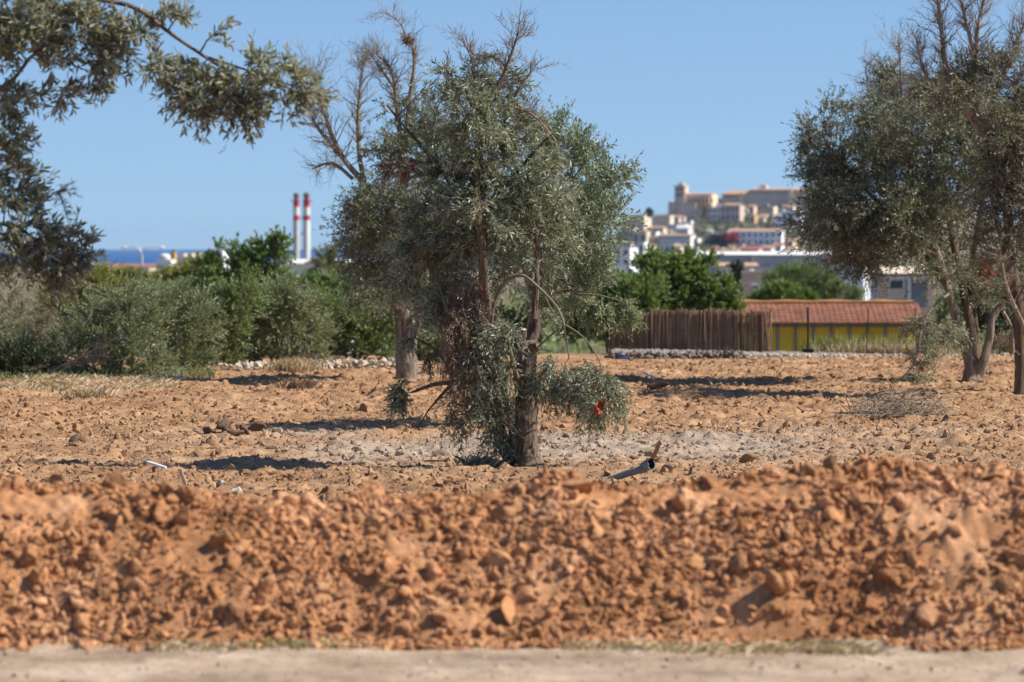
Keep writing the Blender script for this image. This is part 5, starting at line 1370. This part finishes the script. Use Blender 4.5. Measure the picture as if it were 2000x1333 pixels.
bush('pine_tree', 'little dark pine on top of the left bastion', 'tree', 2200, [(1269, 416, 5, 7)], 25, 'darkleaf', n=30, twigs=9, per=12, ll=1.0, lw=.5, tl=1.2, zb=zpx(424, 2200))
bush('shrub', 'purple leaved shrub mass left of the hotel', 'shrub', 2120, [(1400, 474, 12, 10), (1414, 474, 10, 10), (1388, 480, 10, 8)], 26, 'purple', n=60, twigs=10, per=12, ll=1.6, lw=1.0, tl=2.5, zb=zpx(486, 2120))
bush('shrub', 'bright red flowering shrub at the hotel corner', 'shrub', 2110, [(1427, 470, 7, 8), (1432, 466, 4, 5)], 27, 'redleaf', n=34, twigs=9, per=12, ll=1.3, lw=.9, tl=1.6, zb=zpx(480, 2110))

# palm
d = 400; k = m_per_px(d); zb = float(base_far(d)); p = at(642, 522, d)
root = empty('palm_tree', (p[0], p[1], zb), 'feathery palm standing right of the chimneys', 'tree')
P = np.array([[[p[0], p[1], zb], [p[0] + .1, p[1], (zb + p[2]) / 2], [p[0], p[1], p[2]]]])
V, F = tubes(P, np.array([[.3, .26, .3]]), 10); Acc().add(V, F, smooth=True).build('trunk', [M['bark_far']], root)
rp = np.random.default_rng(9); A = Acc()
for q in range(56):
    az = rp.uniform(0, 2 * math.pi); el = rp.uniform(-.25, 1.35); Lf = rp.uniform(2.0, 2.9)
    dv = np.array([math.cos(az) * math.cos(el), math.sin(az) * math.cos(el), math.sin(el)])
    t = np.linspace(0, 1, 14)[:, None]
    Pf = p + dv * Lf * t + np.array([0, 0, -1]) * .9 * t ** 2 * math.cos(el)
    V, F = tubes(Pf[None], np.linspace(.06, .02, 14)[None], 3); A.add(V, F, 0)
    leaves(A, rp, Pf[None], 130, .45, .085, 0, .75, 1, t0=.1)
A.build('fronds', [leaf_mat('palm_frond', (.24, .26, .10), (.28, .30, .14), .35)], root)

# hill shrubs
rh = np.random.default_rng(31); A = Acc(); n = 1500
px = rh.uniform(1170, 1700, n); t = rh.uniform(0, .95, n)
pyt_ = np.interp(px, HPX, HTOP); py = 499 + (pyt_ - 499) * t
dens = .35 + .65 * np.exp(-((px - 1390) / 50) ** 2) + .5 * ((py > 425) & (py < 470) & (px > 1355))
kk = rh.uniform(0, 1, n) < dens; px, py = px[kk], py[kk]
cen = at(px, py - 1.0, hill_d(py) - 1.5)
n = len(px); sz = rh.uniform(1.0, 2.6, n)
per_ = 70
off = unit(rh.standard_normal((n, per_, 3))) * (rh.uniform(0, 1, (n, per_, 1)) ** .35) * sz[:, None, None] * np.array([1.2, 1.2, .9])
c = (cen[:, None] + off).reshape(-1, 3); m_ = len(c)
a1 = unit(rh.standard_normal((m_, 3))); a2 = unit(np.cross(a1, rh.standard_normal((m_, 3)))); ls = rh.uniform(.25, .6, (m_, 1))
V = np.stack([c - a1 * ls, c - a2 * ls * .7, c + a1 * ls, c + a2 * ls * .7], 1).reshape(-1, 3)
A.add(V, np.arange(m_ * 4).reshape(-1, 4), 0, rh.uniform(0, 1, m_))
setp(A.build('hillside_shrubs', [M['hillleaf']]), 'dark green scrub covering the slope of the old town', None, None, 'stuff')

# far green belt between the field and the town
rh = np.random.default_rng(32); A = Acc(); n = 3400
yy_ = np.concatenate([rh.uniform(180, 1100, 1400), 1000 + 3700 * rh.uniform(0, 1, 2000) ** .8]); px = rh.uniform(-2600, 4200, n)
kk = ~((px > 1000) & (px < 2200) & (yy_ > 1500)); yy_, px = yy_[kk], px[kk]; n = len(px)
zg_ = base_far(yy_); xx_ = (px - 1000) / FPX * yy_
sz = rh.uniform(1.0, 2.0, n) * (1 + yy_ / 600)
sz = np.where(yy_ > 1100, rh.uniform(1.5, 3.5, n), sz)
lim = np.where((px < 800), 548, np.where((px > 1420) & (px < 1850), 566, 535))           # keep their tops below the visible roofs
ztop = EYE - (lim - 478) * yy_ / FPX
cz = np.minimum(zg_ + sz * 1.2, np.where(yy_ > 1100, zg_ + sz * .25, ztop - sz))
per_ = 110
off = unit(rh.standard_normal((n, per_, 3))) * (rh.uniform(0, 1, (n, per_, 1)) ** .3) * sz[:, None, None] * np.array([1.4, 1.4, 1.0])
c = (np.stack([xx_, yy_, cz], -1)[:, None] + off).reshape(-1, 3); m_ = len(c)
a1 = unit(rh.standard_normal((m_, 3))); a2 = unit(np.cross(a1, rh.standard_normal((m_, 3)))); ls = rh.uniform(.12, .3, (m_, 1)) * np.repeat(sz, per_)[:, None] * .4
V = np.stack([c - a1 * ls, c - a2 * ls * .6, c + a1 * ls, c + a2 * ls * .6], 1).reshape(-1, 3)
A.add(V, np.arange(m_ * 4).reshape(-1, 4), 0, rh.uniform(0, 1, m_))
setp(A.build('distant_greenery', [M['bush_green']]), 'green scrub filling the low ground beyond the field', None, None, 'stuff')

# ------------------------------------------------------------------ grasses and small things
def grass(name, lab, r, x, y, z, h, mat, per=1, lean=.5, w=.004):
    n = len(x)
    az = r.uniform(0, 2 * math.pi, n); b = np.stack([x, y, z], -1); hh = (h * r.uniform(.4, 1.2, n))[:, None]
    dv = np.stack([np.cos(az), np.sin(az), np.zeros(n)], -1) * hh * r.uniform(.1, lean, n)[:, None]
    sd = np.stack([-np.sin(az), np.cos(az), np.zeros(n)], -1) * w
    up_ = np.array([0, 0, 1.0]) * hh
    V = np.stack([b - sd, b + sd, b + dv * .5 + up_ * .6 + sd * .6, b + dv * 1.1 + up_ * (1 - r.uniform(0, .3, n))[:, None]], 1).reshape(-1, 3)
    A = Acc(); A.add(V, np.arange(n * 4).reshape(-1, 4), 0, r.uniform(0, 1, n))
    return setp(A.build(name, [mat]), lab, None, None, 'stuff')
rg = np.random.default_rng(41)
n = 15000; px = rg.uniform(-100, 350, n); dd = 49 + 7.5 * rg.uniform(0, 1, n) ** .6; x = (px - 1000) / FPX * dd
kk = vnoise(x / .5, dd / .8, 71) + .3 * vnoise(x / .15, dd / .3, 72) > -.02 - .25 * np.clip((dd - 51) / 5, 0, 1); x, dd = x[kk], dd[kk]
grass('dry_grass', 'flattened straw coloured grass at the left field edge', rg, x, dd, FH(x, dd), .07, M['straw'], lean=2.2)
n = 2600; px = rg.uniform(-60, 420, n); dd = rg.uniform(54.2, 57.5, n); x = (px - 1000) / FPX * dd
grass('green_grass', 'thin green grass at the foot of the left bushes', rg, x, dd, FH(x, dd) * .5, .13, M['grass'])
n = 1600; c = at(575, 728, 57.6); x = c[0] + rg.normal(0, .13, n); dd = 57.6 + rg.normal(0, .12, n)
o = grass('grass_tuft', 'straw coloured grass tuft standing before the limestone rubble', rg, x, dd, np.zeros(n), .2, M['straw'], lean=.6); o['kind'] = 'thing'; o['category'] = 'grass tuft'
n = 7000; px = rg.normal(1730, 60, n); dd = rg.uniform(66.8, 69, n); x = (px - 1000) / FPX * dd; kk = (px > 1585) & (px < 1960); x, dd = x[kk], dd[kk]
grass('dry_weeds', 'pale dry weeds on the kerb in front of the yellow shed', rg, x, dd, np.full(len(x), -.08), .30, M['straw'], w=.005, lean=.5)
n = 1300; px = rg.uniform(1585, 1830, n); cl = np.round(px / 26) * 26; px = cl + rg.normal(0, 7, n); dd = 67.2 + rg.uniform(0, .8, n); x = (px - 1000) / FPX * dd
grass('green_weeds', 'tall thin yellow green weeds in front of the yellow wall', rg, x, dd, np.full(len(x), -.08), .42, M['bush_yellow'], w=.004, lean=.25)
n = 350; c = bank_hit(560, 1250); x = c[0] + rg.normal(0, .22, n); dd = 18.2 + rg.normal(0, .07, n)
grass('green_grass', 'small patch of green grass at the foot of the bank', rg, x, dd, np.maximum(path_h(x, dd), berm_h(x, dd)) - .005, .045, M['grass'], lean=1.2, w=.003)
n = 14000; x = np.concatenate([rg.uniform(-4, 4, n // 2), rg.uniform(1.4, 2.7, n // 2)]); dd = 18.1 + rg.normal(0, .08, n); kk = vnoise(x / .5, x * 0, 81) > -.05; x, dd = x[kk], dd[kk]
grass('dry_grass', 'matted straw along the foot of the earth bank', rg, x, dd, np.maximum(path_h(x, dd), berm_h(x, dd)) - .005, .045, M['straw'], lean=2.5, w=.003)
n = 500; c = at(945, 905, D1 - .1); x = c[0] + rg.normal(0, .10, n) ; dd = D1 - .12 + rg.normal(0, .1, n); x[x > at(985, 905, D1)[0]] -= .15
o = grass('weed_clump', 'small grey green weed at the left foot of the central trunk', rg, x, dd, FH(x, dd), .10, M['bush_brown'], lean=1.2, w=.0025); o['kind'] = 'thing'; o['category'] = 'weed'
n = 900; c = at(578, 752, 53.5)
for px_, py_, lab in ((585, 755, 'brown dry tuft in the field left of the second olive'), (170, 775, 'tiny pale tuft on the left field')):
    d_ = ground_at(px_, py_); c = at(px_, py_, d_); x = c[0] + rg.normal(0, .1, n); dd = d_ + rg.normal(0, .08, n)
    o = grass('grass_tuft', lab, rg, x, dd, FH(x, dd), .13, M['dead_leaf'] if px_ > 300 else M['straw'], lean=1.0); o['kind'] = 'thing'; o['category'] = 'grass tuft'

# brush pile on the right of the field
dP = 43.5
rb = np.random.default_rng(51)
root = empty('brush_pile', (at(1740, 840, dP)[0], dP, 0), 'tangled pile of cut dry twigs on the right of the field', 'brush pile')
n = 520
st = np.stack([at(1745, 800, dP)[0] + rb.normal(0, .24, n), dP - .6 + rb.normal(0, .35, n), np.abs(rb.normal(.06, .10, n))], -1)
dv = rb.standard_normal((n, 3)) * np.array([1.2, 1, .6])
tw = make_twigs(rb, st, dv, .3, .05, .15, .35, 5, .3); tw[..., 2] = np.maximum(tw[..., 2], .015)
V, F = tubes(tw, np.linspace(.005, .0018, 5)[None].repeat(n, 0), 3); Acc().add(V, F).build('twigs', [M['dead']], root)
for pl, nm in (([(1690, 842, 0, 4), (1740, 832, 0, 4), (1800, 822, 0, 4.4), (1815, 838, -.1, 4.2), (1822, 845, -.1, 3)], 'long_stick'),
               ([(1672, 842, 0, 1.2), (1660, 800, 0, 1.2), (1648, 765, 0, .8)], 'upright_twig'), ([(1690, 830, 0, 1.4), (1672, 800, 0, 1.2), (1655, 770, 0, .8)], 'upright_twig'), ([(1690, 838, 0, 1.4), (1688, 800, 0, 1.2), (1700, 772, 0, .8)], 'upright_twig'),
               ([(1745, 828, 0, 2.4), (1770, 810, 0, 2.2), (1785, 792, 0, 1.6)], 'stick')):
    A = Acc(); P, R = limb_arrays([pl], dP)[0]; P[:, 2] = np.maximum(P[:, 2], .0); add_limb(A, rb, P, R, 0, 8, .08); A.build(nm, [M['dead']], root)
A = Acc(); P, R = limb_arrays([[(1820, 853, 0, 6), (1835, 835, 0, 6), (1850, 812, 0, 5)]], 41.2)[0]; add_limb(A, rb, P, R, 0, 10, .05)
setp(A.build('cut_branch', [M['bark']]), 'short thick cut branch propped at the right end of the brush pile', 'branch')
# fallen dead branch before the left bush
rb = np.random.default_rng(52); A = Acc()
for pl in ([(95, 728, -.6, 3), (130, 712, -.7, 3), (165, 695, -.8, 2.4), (200, 675, -.8, 1.8), (230, 660, -.8, 1)], [(130, 712, -.7, 2), (170, 705, -.8, 1.6), (200, 690, -.8, 1)]):
    P, R = limb_arrays([pl], 54.6)[0]; add_limb(A, rb, P, R, 0, 6, .05)
    i = rb.integers(3, len(P) - 1, 60); tw = make_twigs(rb, P[i], unit(P[i] - P[i - 2]), .24, 0, .1, .3, 5, .7); tw[..., 2] = np.maximum(tw[..., 2], .02)
    V, F = tubes(tw, np.linspace(.005, .002, 5)[None].repeat(60, 0), 3); A.add(V, F)
setp(A.build('fallen_branch', [M['dead']]), 'grey dead branch lying in front of the low left bush', 'branch')

# grey pipe with broken mouth
dp = ground_at(1240, 922); k = m_per_px(dp); c0 = at(1190, 926, dp); c1 = at(1262, 914, dp - .1)
root = empty('pipe', (c0[0], c0[1], 0), 'grey plastic pipe with a broken open mouth half buried in the soil', 'pipe')
P = np.array([c0 + [0, 0, -.05], (c0 + c1) / 2 + [0, 0, -.02], c1 + [0, 0, -.005]])[None]
V, F = tubes(P, np.array([[6.5, 7, 7.5]]) * k, 20); Acc().add(V, F, smooth=True).build('tube', [M['pipe']], root)
# flared socket facing the camera to the right
ax = unit(np.array([.55, -.8, .25])); u = unit(np.cross(ax, [0, 0, 1])); v = np.cross(u, ax)
n = 28; a = np.arange(n) * 2 * math.pi / n; rp = np.random.default_rng(4); cc = at(1268, 908, dp - .12)
jag = .02 + .035 * rp.uniform(0, 1, n) * (np.sin(a + 1) > -.2)
rings = []
for rad, off in ((8.5, -.09), (11.5, -.02), (11.8, None), (10.2, None), (10, -.02), (7, -.09)):
    o_ = jag if off is None else np.full(n, off)
    rings.append(cc + rad * k * (np.cos(a)[:, None] * u + np.sin(a)[:, None] * v) + o_[:, None] * ax)
V = np.concatenate(rings); i = np.arange(n); j = (i + 1) % n; A = Acc()
for q in range(5): A.add(V, np.stack([q * n + i, q * n + j, (q + 1) * n + j, (q + 1) * n + i], -1), 0 if q < 3 else 1)
A.build('broken_mouth', [M['pipe'], M['pipedark']], root)
# stake, chips
def plank(name, lab, cat, a, b, w, t, mat, d0, d1=None):
    A0 = at(a[0], a[1], d0); B0 = at(b[0], b[1], d0 if d1 is None else d1); ax = unit(B0 - A0); s = unit(np.cross(ax, [0, 1, .2])); nn_ = np.cross(s, ax)
    V = []
    for P, ww in ((A0, w), (B0, w * .85)):
        for q, e in ((-1, -1), (1, -1), (1, 1), (-1, 1)): V.append(P + s * ww / 2 * q + nn_ * t / 2 * e)
    V = np.array(V); V[5] += ax * w * .5
    return setp(Acc().add(V, BOXF).build(name, [mat]), lab, cat)
d_ = ground_at(1278, 893); plank('wooden_stake', 'short brown wooden stake leaning behind the pipe mouth', 'stake', (1275, 896), (1289, 864), .038, .02, M['brownbit'], d_)
d_ = ground_at(1268, 738); plank('white_stick', 'white plastic stick lying on the far soil', 'stick', (1258, 729), (1281, 739), .03, .02, M['whitebit'], d_ - .2, d_ - .3)
d_ = ground_at(305, 912); plank('white_stick', 'white broken strip lying near the tip of the tree shadow', 'stick', (288, 903), (324, 914), .022, .02, M['whitebit'], d_, d_ - .25)
d_ = ground_at(358, 945); plank('wood_chip', 'pale splinter of wood standing just behind the bank', 'wood chip', (362, 948), (352, 918), .03, .02, M['pale_wood'], d_)
d_ = ground_at(850, 890); V, F = rock_shape(rr, 3, 10, .1); V = V * np.array([.10, .05, .028]); p_ = at(853, 886, d_); p_[2] = float(FH(p_[0], p_[1])) + .02
setp(mk('bark_slab', V + p_, F, [M['brownbit']], smooth=False), 'rusty brown slab of bark on the soil left of the trunk', 'bark slab')
# blue sheet by the rubble wall
p = at(1222, 690, 62.6)
setp(Acc().add(boxv(p[0] - .12, p[0] + .05, 62.9, 63.0, .03, .07) + rg.normal(0, .015, (8, 3)), BOXF).build('blue_sheet', [M['bluebit']]), 'dark blue sheet lying at the left end of the rubble wall', 'plastic sheet')

# ------------------------------------------------------------------ haze
HAZE = 3.2e-5
me = bpy.data.meshes.new('haze')
v = boxv(-12500, 12500, -80, 20500, -30, 70)
me.from_pydata([tuple(q) for q in v], [], [tuple(int(t) for t in f) for f in BOXF])
hz = bpy.data.objects.new('haze', me); C.objects.link(hz)
hm = bpy.data.materials.new('haze'); hm.use_nodes = True
nt = hm.node_tree; nt.nodes.remove(nt.nodes['Principled BSDF'])
pv = nt.nodes.new('ShaderNodeVolumePrincipled'); pv.inputs['Color'].default_value = (.55, .75, 1, 1); pv.inputs['Density'].default_value = HAZE; pv.inputs['Anisotropy'].default_value = 0.2
nt.links.new(pv.outputs[0], nt.nodes['Material Output'].inputs['Volume'])
me.materials.append(hm); hz['kind'] = 'stuff'; hz['label'] = 'thin pale blue air haze over the distance'
print('tris', sum(len(o.data.polygons) for o in C.objects if o.type == 'MESH'))
